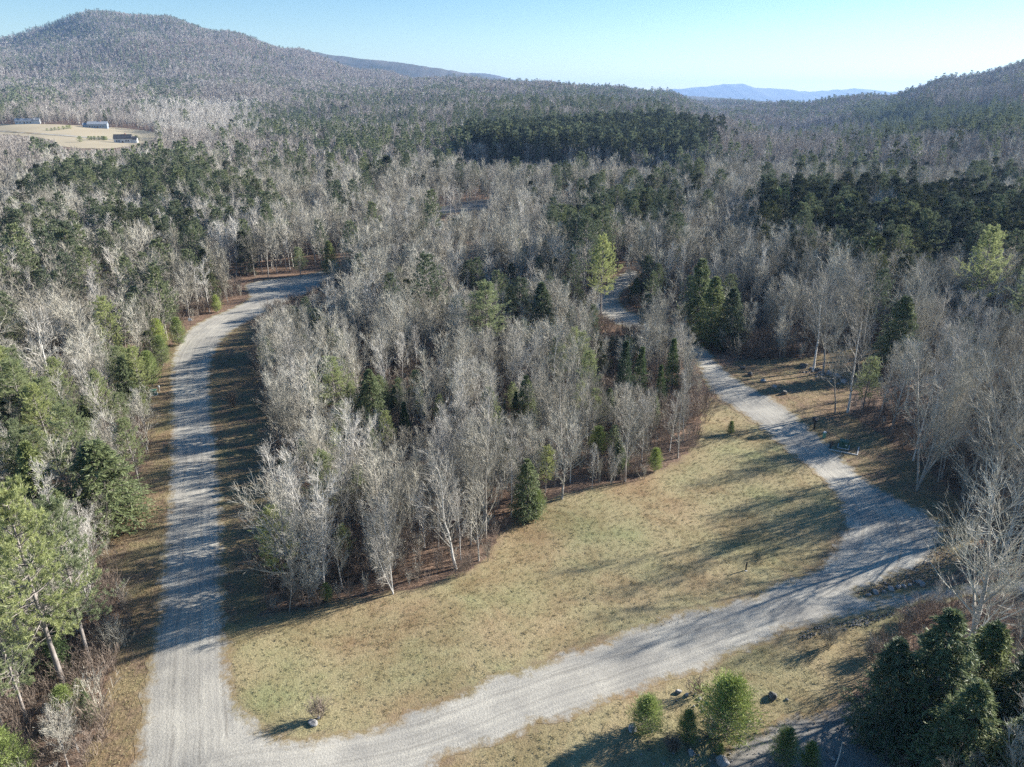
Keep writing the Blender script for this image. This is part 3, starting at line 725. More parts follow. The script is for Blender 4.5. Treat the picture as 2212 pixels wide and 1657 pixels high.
th = np.where((tx > 36) & (ty > 38) & (ty < 100) & (tr < 140), 11.5+3.5*rng.random(n), th)
px, py, _ = proj(tx, ty, tz+th*.65)
cs = conif_share(px+rng.normal(size=n)*14, py+rng.normal(size=n)*8)
cs = np.where((tr < 150) & (px > 560) & (px < 1500), cs+.08, cs)
clump = vnoise(tx, ty, np.where(tr < 300, 9, np.where(tr < 900, 28, 75)), 5)*.7+vnoise(tx, ty, np.where(tr < 900, 60, 170), 6)*.3+.0
clump = np.clip((clump-.5)*1.5+.5, 0, 1)
cs2 = np.clip(cs+(clump-.5)*1.5*np.minimum(cs, 1-cs)*1.6, 0, 1)
cs2 = cs2*np.where(tr > 260, np.where(cs < .8, .44, .88), 1)*np.where((tr > 900) & (tr < 1300), .85, 1)*np.where(tr > 1300, 1.1, 1)
isc = rng.random(n) < cs2
pinef = np.where(px < 800, .75, np.where(px < 1500, .5, .28)); pinef = np.where(tr > 700, .6, pinef)
darkst = (px > 1010) & (px < 1560) & (py > 225) & (py < 350) & (tr > 440) & (tr < 640)
pinef = np.where(darkst, .15, pinef)
u = rng.random(n)
eb = (tx > 24) & (ty > 40) & (ty < 105) & (tr < 140); isc &= ~(eb & (rng.random(n) < .75))
pinef = np.where((tx > 18) & (tr < 120), .08, pinef)
kind = np.where(isc, np.where(u < pinef, 2, 3), np.where(u < .22, 1, 0))
kind = np.where(isc & (u > .93) & (tr < 260), 4, kind)
polest = ((px > 180) & (px < 560) & (py > 455) & (py < 530)) | ((px > 300) & (px < 560) & (py > 215) & (py < 290))
kind = np.where(polest & ~isc, 1, kind)
th = np.where(kind == 2, th*np.where(tr > 260, 1.32, 1.22), th); th = np.where(kind == 3, th*(.55+.75*rng.random(n)), th)
th = np.where(kind == 4, th*.6, th)
th = np.where(darkst, np.where(isc, 21+4*rng.random(n), 16), th)
rightdark = (px > 1640) & (py > 430) & (py < 640) & (tr > 120) & (tr < 320)
th = np.where(rightdark & isc, 14+4*rng.random(n), th)
mid_wood = (tr < 130) & (px > 560) & (px < 1540)
th = np.where(mid_wood & isc, th*.62, th)
th = np.where((tr > 380) & (tr < 450) & (px > 1000) & (px < 1560), np.minimum(th, 9.5), th)
# trees in front of open ground stay low enough to leave it in view
OPEN = [FIELD[1:], [(925,470),(945,446),(1000,434),(1065,428),(1070,450),(950,466)], [(905,500),(915,478),(962,478),(960,500)], [(530,604),(660,590),(768,566),(768,590),(690,622),(560,690),(480,735),(500,664),(545,640)],
        [(-5,596),(55,596),(60,612),(-5,612)], [(210,570),(320,574),(320,590),(210,586)], [(1285,700),(1285,625),(1345,588),(1395,590),(1345,650),(1400,690),(1390,722),(1300,720)], [(1505,770),(1480,742),(1530,740),(1590,790),(1580,830),(1520,845)], ROAD[:30]+[(270,1657)]]
for it in range(7):
    bad = np.zeros(n, bool)
    sel = np.where(tr < 1000)[0]
    for pl in OPEN:
        q = np.asarray(pl, float); x0, y0 = q.min(0); x1, y1 = q.max(0)
        for f_ in (.5, .75, 1.):
            ppx, ppy, _ = proj(tx[sel], ty[sel], tz[sel]+th[sel]*f_)
            kk = (ppx > x0) & (ppx < x1) & (ppy > y0) & (ppy < y1)
            if kk.any():
                ins = np.zeros(len(sel), bool); ins[kk] = inside(pl, ppx[kk], ppy[kk]); bad[sel[ins]] = True
    th = np.where(bad, th*.74, th)
keep = th > 2.6
th = np.where((tr > 350) & (tr < 452) & (px > 1020) & (px < 1540), np.minimum(th, 6.5+2*rng.random(n)), th)
bx0, by0, _ = proj(tx, ty, tz)
keep &= ~((bx0 < 330) & (tr < 66) & (kind == 2))
th = np.where((bx0 > 1950) & (by0 > 1240) & (by0 < 1470) & (kind < 2), np.minimum(th, 4.5), th)
keep &= ~((bx0 > 300) & (bx0 < 1860) & (by0 > 1425)); keep &= ~((bx0 > 300) & (bx0 < 1990) & (by0 > 1700))
HEROX = []
def hero_clear(x, y, r_): HEROX.append((x, y, r_))

# hand-placed trees: kind, foot (in the frame), top (picture height), variant, label
HEROES = [
 ('pine_tree', 142, 1492, 1035, 0, 'tall white pine with bare grey lower trunk at the lower end of the left road'),
 ('pine_tree', 195, 1440, 1090, 1, 'white pine with a thin dark trunk just behind the tallest roadside pine'),
 ('pine_tree', 40, 1400, 1060, 2, 'broad white pine whose crown fills the edge of the picture beside the lower left road'),
 ('pine_tree', 60, 1560, 1290, 3, 'short white pine with low boughs at the lower left corner'),
 ('hemlock_tree', 245, 1140, 955, 0, 'dense rounded olive hemlock standing alone at the verge of the left road'),
 ('pine_tree', 1055, 775, 608, 1, 'bright yellow-green white pine towering in the middle of the central wood'),
 ('pine_tree', 1298, 680, 510, 3, 'slender bright white pine beside the bend of the far right road'),
 ('pine_tree', 728, 915, 772, 0, 'yellow-green white pine at the left edge of the central wood'),
 ('hemlock_tree', 805, 930, 800, 1, 'dark olive hemlock next to the yellow-green pine of the central wood'),
 ('hemlock_tree', 1175, 745, 612, 2, 'tall dusky hemlock behind the bright pine in the central wood'),
 ('fir_tree', 1345, 885, 742, 0, 'pointed dark fir, leftmost of the fir clump near the right road'),
 ('fir_tree', 1378, 872, 752, 1, 'pointed dark fir in the middle of the clump near the right road'),
 ('fir_tree', 1425, 880, 790, 2, 'low bushy fir in front of the fir clump near the right road'),
 ('fir_tree', 1450, 850, 735, 0, 'pointed dark fir, rightmost of the fir clump near the right road'),
 ('fir_tree', 1112, 925, 848, 1, 'narrow solitary green fir spire among the bare trees of the central wood'),
 ('fir_tree', 808, 1005, 902, 2, 'blue-green fir amid bare trees in the left half of the central wood'),
 ('fir_tree', 878, 955, 870, 0, 'small dark fir deep among the bare trees of the central wood'),
 ('hemlock_tree', 1140, 1118, 995, 3, 'green hemlock at the front edge of the central wood where the lawn bends'),
 ('young_pine', 1158, 1118, 1062, 0, 'bright bushy young pine on the lawn edge beside the hemlock'),
 ('young_pine', 1415, 1018, 972, 1, 'small bright young pine at the lawn edge under the fir clump'),
 ('young_pine', 1290, 985, 925, 2, 'green young pine among grey stems near the lawn edge'),
 ('pine_tree', 250, 800, 640, 2, 'white pine with sparse layered boughs left of the left road'),
 ('pine_tree', 30, 800, 640, 0, 'white pine with bare leaning lower trunk at the picture edge left of the left road'),
 ('young_pine', 330, 835, 765, 0, 'rounded bright young pine right beside the left road near the green box'),
 ('young_pine', 352, 790, 730, 1, 'bushy young pine second along the left road verge'),
 ('young_pine', 388, 745, 690, 2, 'bushy young pine near the white sign at the bend of the left road'),
 ('young_pine', 345, 760, 695, 0, 'young pine set back from the left road behind the other young pines'),
 ('young_pine', 470, 675, 640, 1, 'small young pine at the left side of the far bend of the left road'),
 ('hemlock_tree', 285, 885, 770, 1, 'yellowish hemlock by the left road across from the grey shrub'),
 ('pine_tree', 650, 600, 535, 3, 'solitary white pine beyond the far junction'),
 ('hemlock_tree', 715, 590, 520, 0, 'rounded hemlock beside the far end of the left road'),
 ('hemlock_tree', 1530, 745, 600, 1, 'tall dark hemlock on the far side of the right road'),
 ('hemlock_tree', 1575, 755, 625, 2, 'dark hemlock second from the right road opposite the clearing'),
 ('hemlock_tree', 1500, 715, 560, 3, 'tall shaded hemlock over the bend of the right road'),
 ('hemlock_tree', 1370, 655, 600, 3, 'dark squat hemlock covering the edge of the far right road'),
 ('pine_tree', 1862, 892, 770, 1, 'dark pine with rusty boughs at the back of the roadside clearing'),
 ('hemlock_tree', 1925, 800, 640, 0, 'narrow shaggy hemlock behind the leafy clearing'),
 ('pine_tree', 2100, 700, 490, 2, 'massive pale-tipped white pine rising from the shaded hemlocks'),
 ('pine_tree', 2195, 740, 560, 1, 'white pine at the edge of the picture beside the massive pale pine'),
 ('birch_tree', 985, 1228, 985, 0, 'bright forked birch at the front edge of the central wood'),
 ('birch_tree', 1048, 1010, 815, 3, 'broad bright fan-shaped leafless tree in the middle of the central wood'),
 ('bare_tree', 838, 1225, 950, 2, 'many-stemmed grey tree at the front of the central wood'),
 ('birch_tree', 700, 1275, 1030, 5, 'pale upright birch near the front left corner of the central wood'),
 ('bare_tree', 645, 1290, 1060, 0, 'crooked pale grey tree at the front left corner of the central wood'),
 ('bare_tree', 665, 985, 790, 0, 'spreading pale tree overhanging the shaded shoulder of the left road'),
 ('bare_tree', 780, 760, 600, 2, 'wide fan-crowned tree in the back left of the central wood'),
 ('birch_tree', 835, 870, 740, 0, 'white-limbed birch behind the olive hemlock'),
 ('birch_tree', 1105, 875, 720, 5, 'white-stemmed tree left of the central clearing shade'),
 ('bare_tree', 1210, 1010, 790, 2, 'large dark-twigged tree in the right half of the central wood'),
 ('bare_tree', 1350, 1040, 870, 3, 'slim grey tree at the lawn edge beneath the fir clump'),
 ('bare_tree', 2080, 1452, 1078, 0, 'big silvery leafless tree spreading over the driveway on the near right'),
 ('bare_tree', 1804, 893, 690, 4, 'straight lone bare trunk standing at the back of the roadside clearing'),
 ('birch_tree', 1757, 800, 600, 3, 'tall pale birch on the rocky bank of the clearing'),
 ('bare_tree', 1778, 806, 590, 1, 'twin-stemmed grey tree beside the stone heap of the clearing'),
 ('bare_tree', 1858, 778, 560, 2, 'dark leaning tree with wide crown above the leafy clearing'),
 ('bare_tree', 1940, 790, 590, 0, 'dark-trunked tree right of the leafy clearing'),
 ('bare_tree', 1980, 1060, 760, 2, 'tall grey tree at the roadside behind the right-hand road bend'),
 ('bare_tree', 2130, 1150, 830, 0, 'large grey tree at the right edge above the road bend'),
 ('birch_tree', 240, 960, 830, 0, 'white-limbed tree half hidden behind the verge of the left road'),
 ('birch_tree', 130, 920, 690, 3, 'bright white leaning birch deep in the left wood'),
 ('birch_tree', 1010, 660, 590, 1, 'white snag trunk standing above the back of the central wood'),
 ('hemlock_tree', 1985, 1620, 1330, 1, 'big dark hemlock at the lower right beside the gravel yard'),
 ('hemlock_tree', 1900, 1600, 1385, 2, 'hemlock whose boughs overhang the gravel yard'),
 ('hemlock_tree', 2085, 1570, 1345, 0, 'broad mid-green hemlock in the evergreen clump behind the big dark one'),
 ('hemlock_tree', 2175, 1650, 1400, 3, 'mid-green hemlock at the lower right corner of the picture'),
 ('hemlock_tree', 2040, 1720, 1475, 1, 'hemlock with light green tips in the lowest part of the evergreen clump'),
 ('hemlock_tree', 2150, 1760, 1530, 2, 'lowest hemlock cut off by the lower right corner'),
 ('young_pine', 1565, 1590, 1475, 0, 'large bright bushy pine on the rocky island by the lower road'),
 ('young_pine', 1395, 1580, 1510, 1, 'smaller bright bushy pine on the rocky island by the lower road'),
 ('young_pine', 1482, 1600, 1540, 2, 'dark low pine between the two bright bushy pines'),
 ('young_pine', 1690, 1655, 1580, 0, 'shaded low pine on the edge of the gravel yard'),
 ('young_pine', 1745, 1665, 1610, 1, 'shaded low pine furthest into the gravel yard'),
 ('young_pine', 1555, 1632, 1608, 2, 'tiny bright pine sprig in front of the pale boulder'),
 ('young_pine', 148, 1560, 1490, 0, 'bright round young pine at the foot of the tall roadside pine'),
 ('young_pine', 175, 1505, 1470, 1, 'small yellow-green young pine behind the round one by the verge'),
 ('young_pine', 35, 1700, 1590, 2, 'lime-green young pine cut by the lower left corner of the picture'),
 ('young_pine', 708, 1298, 1262, 1, 'tiny dark green pine at the front left corner of the central wood'),
 ('young_pine', 1578, 938, 912, 2, 'little dark pine standing alone in the lawn near the right road'),
]
def put(kind, x, y, h, var, lod, label, group=None, rz=0., sxy=1.):
    d = KINDS[kind]; pr = PRO[kind, lod]; tm, cm, _ = pr[var % len(pr)]
    e = bpy.data.objects.new(kind, None); COL.objects.link(e)
    s = h/d['H']; e.location = (x, y, float(H(x, y))-.05); tl = .055 if 'tree' in kind and kind[:2] in ('ba', 'bi') else .015
    e.rotation_euler = (float(rng.normal())*tl, float(rng.normal())*tl, rz); e.scale = (s*sxy, s*sxy, s)
    e.empty_display_size = .2
    tag(e, label, d['cat'], group)
    for nm, me in (('trunk', tm), ('crown', cm)):
        o = bpy.data.objects.new(nm, me); COL.objects.link(o); o.parent = e
    return e
nheroes = {}
for i, (k, fx, fy, top, var, lab) in enumerate(HEROES):
    p = G(fx, fy); h = max(.8, height_for(p, top))
    put(k, p.x, p.y, h, var, 0, lab, None, i*2.13, 1.5 if i == 4 else 1.3 if k == 'pine_tree' and 600 < fx < 1200 else 1.4 if k == 'young_pine' and fx in (1565, 1395) else .80 if k == 'pine_tree' and i < 4 else 1.)
    hero_clear(p.x, p.y, 1.5 if k != 'young_pine' else .8); nheroes[k] = nheroes.get(k, 0)+1
for x, y, r_ in HEROX: keep &= np.hypot(tx-x, ty-y) > r_
# keep crowns of unplaced trees off the sight lines to the main hand-placed ones
for (k_, fx, fy, top, var, lab) in HEROES:
    hp = G(fx, fy); wid = (.36 if fx == 245 else .18)*(fy-top)
    if hp.y > 230: continue
    lim = fy-(fy-top)*(.32 if 'pine' in k_ or 'hem' in k_ or 'fir' in k_ else .45)
    hal = CAMH+ty*slope_of(lim)-tz; rp = .17*th*FPX/np.maximum(np.hypot(ty, CAMH), 1)
    m_ = (np.abs(bx0+(px-bx0)*1.2-fx) < wid+rp) & (ty < hp.y-.5) & (ty > 20) & (tr < 230) & (hal < th) & (hal > -30)
    th = np.where(m_, hal, th)
keep &= th > 2.2

th = np.where((by0 > 1540) & (bx0 < 320) & (kind < 2), np.minimum(th, 5.), th)
fl = dict(enumerate(['bare_tree', 'birch_tree', 'pine_tree', 'hemlock_tree', 'fir_tree']))
tx, ty, tz, th, kind, tr = (a_[keep] for a_ in (tx, ty, tz, th, kind, tr)); n = len(tx)
px, py, dep = proj(tx, ty, tz+th*.6); bx, by, _ = proj(tx, ty, tz)
inview = (px > -40) & (px < 2252) & (py < 1700) & (dep > 5)
size = np.where(inview, th/tr, 0)
mw = inside([(560,1330),(560,700),(760,600),(1270,600),(1300,690),(1500,770),(1530,900),(1500,1000),(1200,1090),(1050,1230),(700,1320)], bx, by)
def region(i):
    X_, Y_ = bx[i], by[i]; r_ = tr[i]
    if r_ < 230 and mw[i]:
        if X_ < 640: return 'along the left road side of the central wood'
        if r_ < 76: return 'at the front of the central wood by the lawn'
        if r_ < 105: return 'in the near middle of the central wood' if X_ < 1150 else 'in the central wood towards the right road'
        if r_ < 150: return 'in the depth of the central wood'
        return 'at the back of the central wood'
    if X_ < 420:
        if r_ < 60: return 'in the nearest part of the left wood by the lower road'
        if r_ < 80: return 'in the left wood around the rounded hemlock'
        if r_ < 105: return 'in the left wood level with the green cabinet on the verge'
        if r_ < 135: return 'in the left wood behind the roadside young pines'
        if r_ < 175: return 'in the left wood near the white road sign at the bend'
        if r_ < 240: return 'just past the bend in the woods behind the left road'
        if r_ < 340: return 'in the pale pole stand behind the left road'
        return 'on the pine slope below the hay field'
    if X_ < 1300:
        if r_ < 260: return 'just beyond the junction at the end of the left road' if X_ < 800 else 'between the junction and the bend of the right road'
        if r_ < 360: return 'around the small far clearing'
        return 'in front of the dark stand in the valley' if X_ > 950 else 'in the valley woods under the mountain'
    if r_ < 50: return 'close to the gravel yard at the lower right'
    if r_ < 65: return 'beside the driveway on the near right'
    if r_ < 85: return 'in the right wood beside the broad road bend'
    if r_ < 105: return 'in the right wood behind the dark green cabinet'
    if r_ < 130: return 'in the right wood around the leafy clearing' if X_ > 1600 else 'opposite the boulder row on the right road'
    if r_ < 160: return 'at the upper bend of the right road' if X_ < 1600 else 'on the rise behind the leafy clearing'
    k_ = 'hollow' if r_ < 215 else 'dark evergreen stand' if r_ < 300 else 'upper valley woods'
    return 'in the '+k_+(' beyond the bend of the right road' if X_ < 1620 else ' beyond the roadside clearing' if X_ < 1950 else ' around the massive pale pine')
ADJ = {'bare_tree': 'leafless grey tree', 'birch_tree': 'slender pale birch', 'pine_tree': 'green white pine', 'hemlock_tree': 'dark hemlock', 'fir_tree': 'narrow dark fir'}
taken = np.zeros(n, bool)
for kk in range(5):
    name = fl[kk]; ids = np.where((kind == kk) & (size > 0))[0]
    ids = ids[np.argsort(-size[ids])][:298-nheroes.get(name, 0)]
    taken[ids] = True
    for i in ids:
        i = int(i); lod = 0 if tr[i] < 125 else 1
        reg = region(i)
        vr = int(rng.integers(6))
        if tx[i] > 30 and tr[i] < 140 and kk < 2: vr = (1, 4, 4, 3)[vr % 4]
        if kk < 2: sz = {'spread': 'wide-crowned ', 'tall': 'upright ', 'clump': 'many-stemmed ', 'pole': 'thin '}[STY[name][vr]]
        else: sz = 'tall ' if th[i] > 13 else 'low ' if th[i] < 7 else 'middle-sized '
        nm_ = ADJ[name].replace('slender ', '')
        put(name, tx[i], ty[i], th[i], vr, lod, sz+nm_+' '+reg, sz+(nm_+'s ').replace('birchs', 'birches')+reg, rng.random()*6.28, .85+.3*rng.random())

# everything further off: one object of each kind
def instancer(name, pts, rot, scl, idx, meshes, mats=()):
    coll = bpy.data.collections.new(name+' pieces')
    for q, me in enumerate(meshes):
        o = bpy.data.objects.new('%s piece %03d' % (name, q), me); coll.objects.link(o)
    me = bpy.data.meshes.new(name); me.vertices.add(len(pts)); me.vertices.foreach_set('co', np.asarray(pts, np.float32).ravel())
    a_ = me.attributes.new('rz', 'FLOAT', 'POINT'); a_.data.foreach_set('value', np.asarray(rot, np.float32))
    a_ = me.attributes.new('sc', 'FLOAT_VECTOR', 'POINT'); a_.data.foreach_set('vector', np.asarray(scl, np.float32).ravel())
    a_ = me.attributes.new('ix', 'INT', 'POINT'); a_.data.foreach_set('value', np.asarray(idx, np.int32))
    o = link(name, me)
    ng = bpy.data.node_groups.new(name, 'GeometryNodeTree')
    ng.interface.new_socket('Geometry', in_out='INPUT', socket_type='NodeSocketGeometry'); ng.interface.new_socket('Geometry', in_out='OUTPUT', socket_type='NodeSocketGeometry')
    gi, go = ng.nodes.new('NodeGroupInput'), ng.nodes.new('NodeGroupOutput')
    ci = ng.nodes.new('GeometryNodeCollectionInfo'); ci.inputs[0].default_value = coll; ci.inputs['Separate Children'].default_value = True; ci.inputs['Reset Children'].default_value = True
    ip = ng.nodes.new('GeometryNodeInstanceOnPoints'); ip.inputs['Pick Instance'].default_value = True
    def at(nm, ty_):
        q = ng.nodes.new('GeometryNodeInputNamedAttribute'); q.data_type = ty_; q.inputs[0].default_value = nm; return q.outputs[0]
    cx = ng.nodes.new('ShaderNodeCombineXYZ'); L_ = ng.links.new
    L_(at('rz', 'FLOAT'), cx.inputs[2]); L_(gi.outputs[0], ip.inputs['Points']); L_(ci.outputs[0], ip.inputs['Instance'])
    L_(cx.outputs[0], ip.inputs['Rotation']); L_(at('sc', 'FLOAT_VECTOR'), ip.inputs['Scale']); L_(at('ix', 'INT'), ip.inputs['Instance Index'])
    L_(ip.outputs[0], go.inputs[0])
    md = o.modifiers.new('scatter', 'NODES'); md.node_group = ng
    tag(o, kind='stuff'); return o
MASS = {0: ('bare_tree_woodland', 'leafless grey woodland covering the valley and the mountain'), 1: ('birch_tree_woodland', 'slender pale birches scattered through the grey woodland'),
        2: ('pine_tree_woodland', 'distant green pines scattered over the slopes'), 3: ('hemlock_tree_woodland', 'distant dark hemlocks in the valley and on the mountain'), 4: ('fir_tree_woodland', 'narrow dark firs between the bare trees')}
rest = ~taken
for kk in range(5):
    name = fl[kk]; ids = np.where((kind == kk) & rest)[0]
    if not len(ids): continue
    meshes, off = [], {}
    for lod in range(4):
        off[lod] = len(meshes); meshes += [p_[2] for p_ in PRO[name, lod]]
    lod = np.where(tr[ids] < 110, 0, np.where(tr[ids] < 420, 1, np.where(tr[ids] < 1250, 2, 3)))
    nv = np.array([len(PRO[name, l]) for l in range(4)])[lod]; of = np.array([off[l] for l in range(4)])[lod]
    s = th[ids]/KINDS[name]['H']; j = .85+.3*rng.random(len(ids))
    o = instancer(MASS[kk][0], np.column_stack([tx[ids], ty[ids], tz[ids]-.1]), rng.random(len(ids))*6.28, np.column_stack([s*j, s*j, s]), of+(rng.random(len(ids))*nv).astype(int), meshes)
    o['label'] = MASS[kk][1]; o['category'] = 'trees'
print('trees', n, 'individual', int(taken.sum()))

# undergrowth
bx_, by_ = scatter(26, 190, 1.5, R(-44), R(52))
cl = np.zeros(len(bx_), bool)
for pl in (lawn_w, slawn_w, yard_w, verge_w, should_w, clear_w, road_w, *far_w.values()): cl |= inside(pl, bx_, by_)
cl |= seg_dist(road_w, bx_, by_)[0] < 1.8
cl |= vnoise(bx_, by_, 7, 8) < .28
pbx, pby, _ = proj(bx_, by_, 0*bx_); cl |= (pbx > 300) & (pbx < 1860) & (pby > 1425)
bx_, by_ = bx_[~cl], by_[~cl]; nb = len(bx_)
bm_ = [mesh_from('undergrowth_%d' % q, *brush(50+q, 2.8, 8+q*3), [M['rtwig'] if q else M['twig']]) for q in range(4)]
s = .55+.95*rng.random(nb)*vnoise(bx_, by_, 6, 9)*1.6
o = instancer('undergrowth', np.column_stack([bx_, by_, H(bx_, by_)]), rng.random(nb)*6.28, np.column_stack([s]*3), rng.integers(0, 4, nb), bm_)
tag(o, 'low leafless brush growing beneath the trees', 'undergrowth')

# grass tufts, leaf clumps on lawns
def tuft(seed, n, hgt, wd, spread=.12):
    r_ = np.random.default_rng(seed); a_ = r_.random(n)*6.28
    p = np.stack([np.cos(a_)*spread*r_.random(n), np.sin(a_)*spread*r_.random(n), np.zeros(n)], 1)
    d = unit(np.stack([np.cos(a_)*.5, np.sin(a_)*.5, .9+0*a_], 1)+r_.normal(size=(n, 3))*.25)
    return leafs(p, d, hgt*(.6+.6*r_.random(n)), wd, r_)
def bark_simple(name, c1, c2): return bark(name, c1, c2, .3, 1.5)
M['tuft'] = bark_simple('dry grass blades', (.22, .19, .115), (.42, .37, .235)); M['tuft2'] = bark_simple('green grass blades', (.18, .175, .09), (.33, .32, .17)); M['leafy'] = bark_simple('fallen leaves', (.16, .095, .06), (.38, .25, .17))
tm_ = [mesh_from('tuft_%d' % q, *tuft(q, 12, .08, .022), [M[('tuft', 'tuft', 'tuft2')[q % 3]]]) for q in range(6)]
gx_, gy_ = [], []
for pl, dens in ((lawn_w, 7.), (slawn_w, 7.), (should_w, 4), (verge_w, 6), (clear_w, 4)):
    q = np.array(pl); x0, y0 = q.min(0); x1, y1 = q.max(0); y0 = max(y0, 34); k_ = int((x1-x0)*(y1-y0)*dens)
    x_ = x0+(x1-x0)*rng.random(k_); y_ = y0+(y1-y0)*rng.random(k_)
    ok = inside(pl, x_, y_) & ~inside(road_w, x_, y_); gx_.append(x_[ok]); gy_.append(y_[ok])
gx_, gy_ = np.concatenate(gx_), np.concatenate(gy_); ng_ = len(gx_); s = .7+.8*rng.random(ng_)
o = instancer('grass', np.column_stack([gx_, gy_, H(gx_, gy_)+.03]), rng.random(ng_)*6.28, np.column_stack([s]*3), rng.integers(0, 6, ng_), tm_)
tag(o, 'short dry tan grass tufts over the lawns', 'grass')

# ------------------------------------------------------------------ small things
def rock_mesh(seed, sx, sy, sz, sub=3):
    import bmesh
    bm = bmesh.new(); bmesh.ops.create_icosphere(bm, subdivisions=sub, radius=1)
    r_ = np.random.default_rng(seed)
    dirs = unit(r_.normal(size=(14, 3))); offs = .62+.3*r_.random(14)
    for v in bm.verts:
        c = np.array(v.co); 
        for d_, o_ in zip(dirs, offs):
            h_ = c@d_
            if h_ > o_: c = c-d_*(h_-o_)
        v.co = Vector((c[0]*sx, c[1]*sy, c[2]*sz))
    V = np.array([v.co[:] for v in bm.verts]); F = np.array([[v.index for v in f.verts] for f in bm.faces]); bm.free()
    return V, F
rmeshes = {}
def rock(px_, py_, w_, label, dark=False, group=None, h_=.6, cat='boulder', name='boulder'):
    p = G(px_, py_); i = len(rmeshes); rmeshes[i] = 1
    V, F = rock_mesh(200+i, w_/2, w_/2*.75, w_*h_*.6)
    o = link(name, mesh_from(name, V, F, [M['darkstone' if dark else 'stone']]), None, (p.x, p.y, p.z+w_*h_*.28), i*1.7)
    tag(o, label, cat, group); return o
BG = 'boulders lining the roadside clearing'
rock(1604, 797, 1.1, 'dark boulder, furthest of the row lining the clearing', True, BG)
rock(1620, 812, 1.15, 'dark pointed boulder, second furthest of the row lining the clearing', True, BG, .8)
rock(1648, 825, 1.2, 'grey two-lumped boulder in the middle of the row lining the clearing', False, BG)
rock(1672, 838, 1.1, 'pale pink-topped boulder, fourth of the row lining the clearing', False, BG, .8)
rock(1693, 852, 1.1, 'dark round boulder, nearest of the row lining the clearing', True, BG, .8)
for q, (a_, b2, w_, l_) in enumerate([(1736,793,1.9,'large dark boulder at the stone heap under the pale birch'),(1752,797,.9,'small light boulder beside the large dark one'),(1765,800,1.3,'boulder wedged at the foot of the pale birch'),
     (1790,808,1.5,'long grey boulder on the bank right of the twin-stemmed tree'),(1806,815,1.6,'flat grey boulder on the bank halfway to the lone trunk'),(1822,826,1.4,'rough boulder on the bank beside the rusty pine'),(1775,811,.8,'small boulder below the twin-stemmed tree')]):
    rock(a_, b2, w_, l_, q in (0, 2), 'stone heap on the bank of the clearing', .5)
for a_, b2, w_, l_ in [(1891,1281,.75,'round pale boulder where the driveway leaves the road'),(1876,1287,.6,'flat stone left of the round pale boulder'),(1925,1274,.8,'low pale boulder in the driveway row, next after the round one'),
     (1940,1270,.7,'low pale boulder in the middle of the driveway row'),(1952,1268,.6,'small stone in the driveway row'),(1965,1265,.5,'smallest stone in the driveway row'),(1985,1259,.8,'pale boulder near the silvery tree in the driveway row'),(1992,1264,.7,'last boulder of the driveway row under the silvery tree'),(1910,1280,.5,'thin stone between round boulder and row')]:
    rock(a_, b2, w_, l_, False, 'stones edging the driveway', .55)
rock(1669, 1508, 1.0, 'dark blue-grey boulder alone on the grass bank', True)
rock(1560, 1650, 1.15, 'pale boulder in front of the rocky island', False, h_=.75)
rock(1366, 1577, .9, 'shaded grey boulder under the smaller bushy pine', False)
rock(1466, 1497, .6, 'pale stone at the top of the rocky island', False)
rock(1484, 1502, .45, 'small pale stone right of the topmost island stone', False)
rock(1510, 1510, .4, 'small flat stone furthest right on top of the rocky island', False)
rock(1492, 1628, .7, 'grey stone in the low brush of the rocky island', False)
rock(1405, 1580, .5, 'flat stone beneath the smaller bushy pine', False)
rock(1800, 1640, .5, 'small pale stone in the shaded gravel yard', False)
rock(100, 1535, 1.0, 'big pale boulder in the brush of the lower left corner', False, h_=.8)
rock(676, 1563, .9, 'low pinkish boulder on the lawn corner', False, h_=.4)
rock(688, 1552, .35, 'small white stone on top end of the pinkish boulder', False)
rock(1700, 1512, .3, 'tiny pale stone on the grass bank beyond the dark boulder', False)
# riprap and loose stones: nobody could count them
sm_ = [mesh_from('stone_%d' % q, *rock_mesh(q, .5, .4, .32, 1), [M['stone' if q % 2 else 'darkstone']]) for q in range(4)]
sx_, sy_, ss_ = [], [], []
RIP = [([(1715,1372),(1765,1354),(1850,1336),(1925,1320),(1935,1330),(1870,1355),(1790,1370),(1735,1384)], 34, .15), ([(1845,1284),(1885,1262),(1950,1238),(2000,1208),(2030,1160),(2060,1200),(2050,1245),(1990,1262),(1900,1278)], 26, .13),
       ([(1360,1640),(1400,1600),(1500,1590),(1620,1560),(1640,1590),(1560,1650),(1450,1665)], 2.5, .2), ([(1450,1520),(1470,1492),(1540,1500),(1520,1560)], 5, .2), ([(1730,800),(1800,805),(1840,825),(1830,840),(1780,820),(1725,805)], 2.2, .45),
       ([(1400,1370),(1440,1336),(1530,1316),(1590,1304),(1600,1312),(1480,1345),(1410,1378)], 8, .07), ([(504,1600),(490,1400),(515,1500),(560,1560),(600,1594),(700,1596),(620,1620)], 5, .06), ([(1600,1560),(1950,1500),(1950,1690),(1500,1700)], 3, .13)]
for pl, dens, sz in RIP:
    q = wpoly(pl); qa = np.array(q); x0, y0 = qa.min(0); x1, y1 = qa.max(0); k_ = int((x1-x0)*(y1-y0)*dens)
    x_ = x0+(x1-x0)*rng.random(k_); y_ = y0+(y1-y0)*rng.random(k_); ok = inside(q, x_, y_)
    sx_.append(x_[ok]); sy_.append(y_[ok]); ss_.append(sz*(.5+rng.random(ok.sum())))
sx_, sy_, ss_ = map(np.concatenate, (sx_, sy_, ss_)); ns_ = len(sx_)
tag(instancer('loose_stones', np.column_stack([sx_, sy_, H(sx_, sy_)+.08]), rng.random(ns_)*6.28, np.column_stack([ss_]*3), rng.integers(0, 4, ns_), sm_), 'loose broken stones along the driveway and road edges', 'stones')

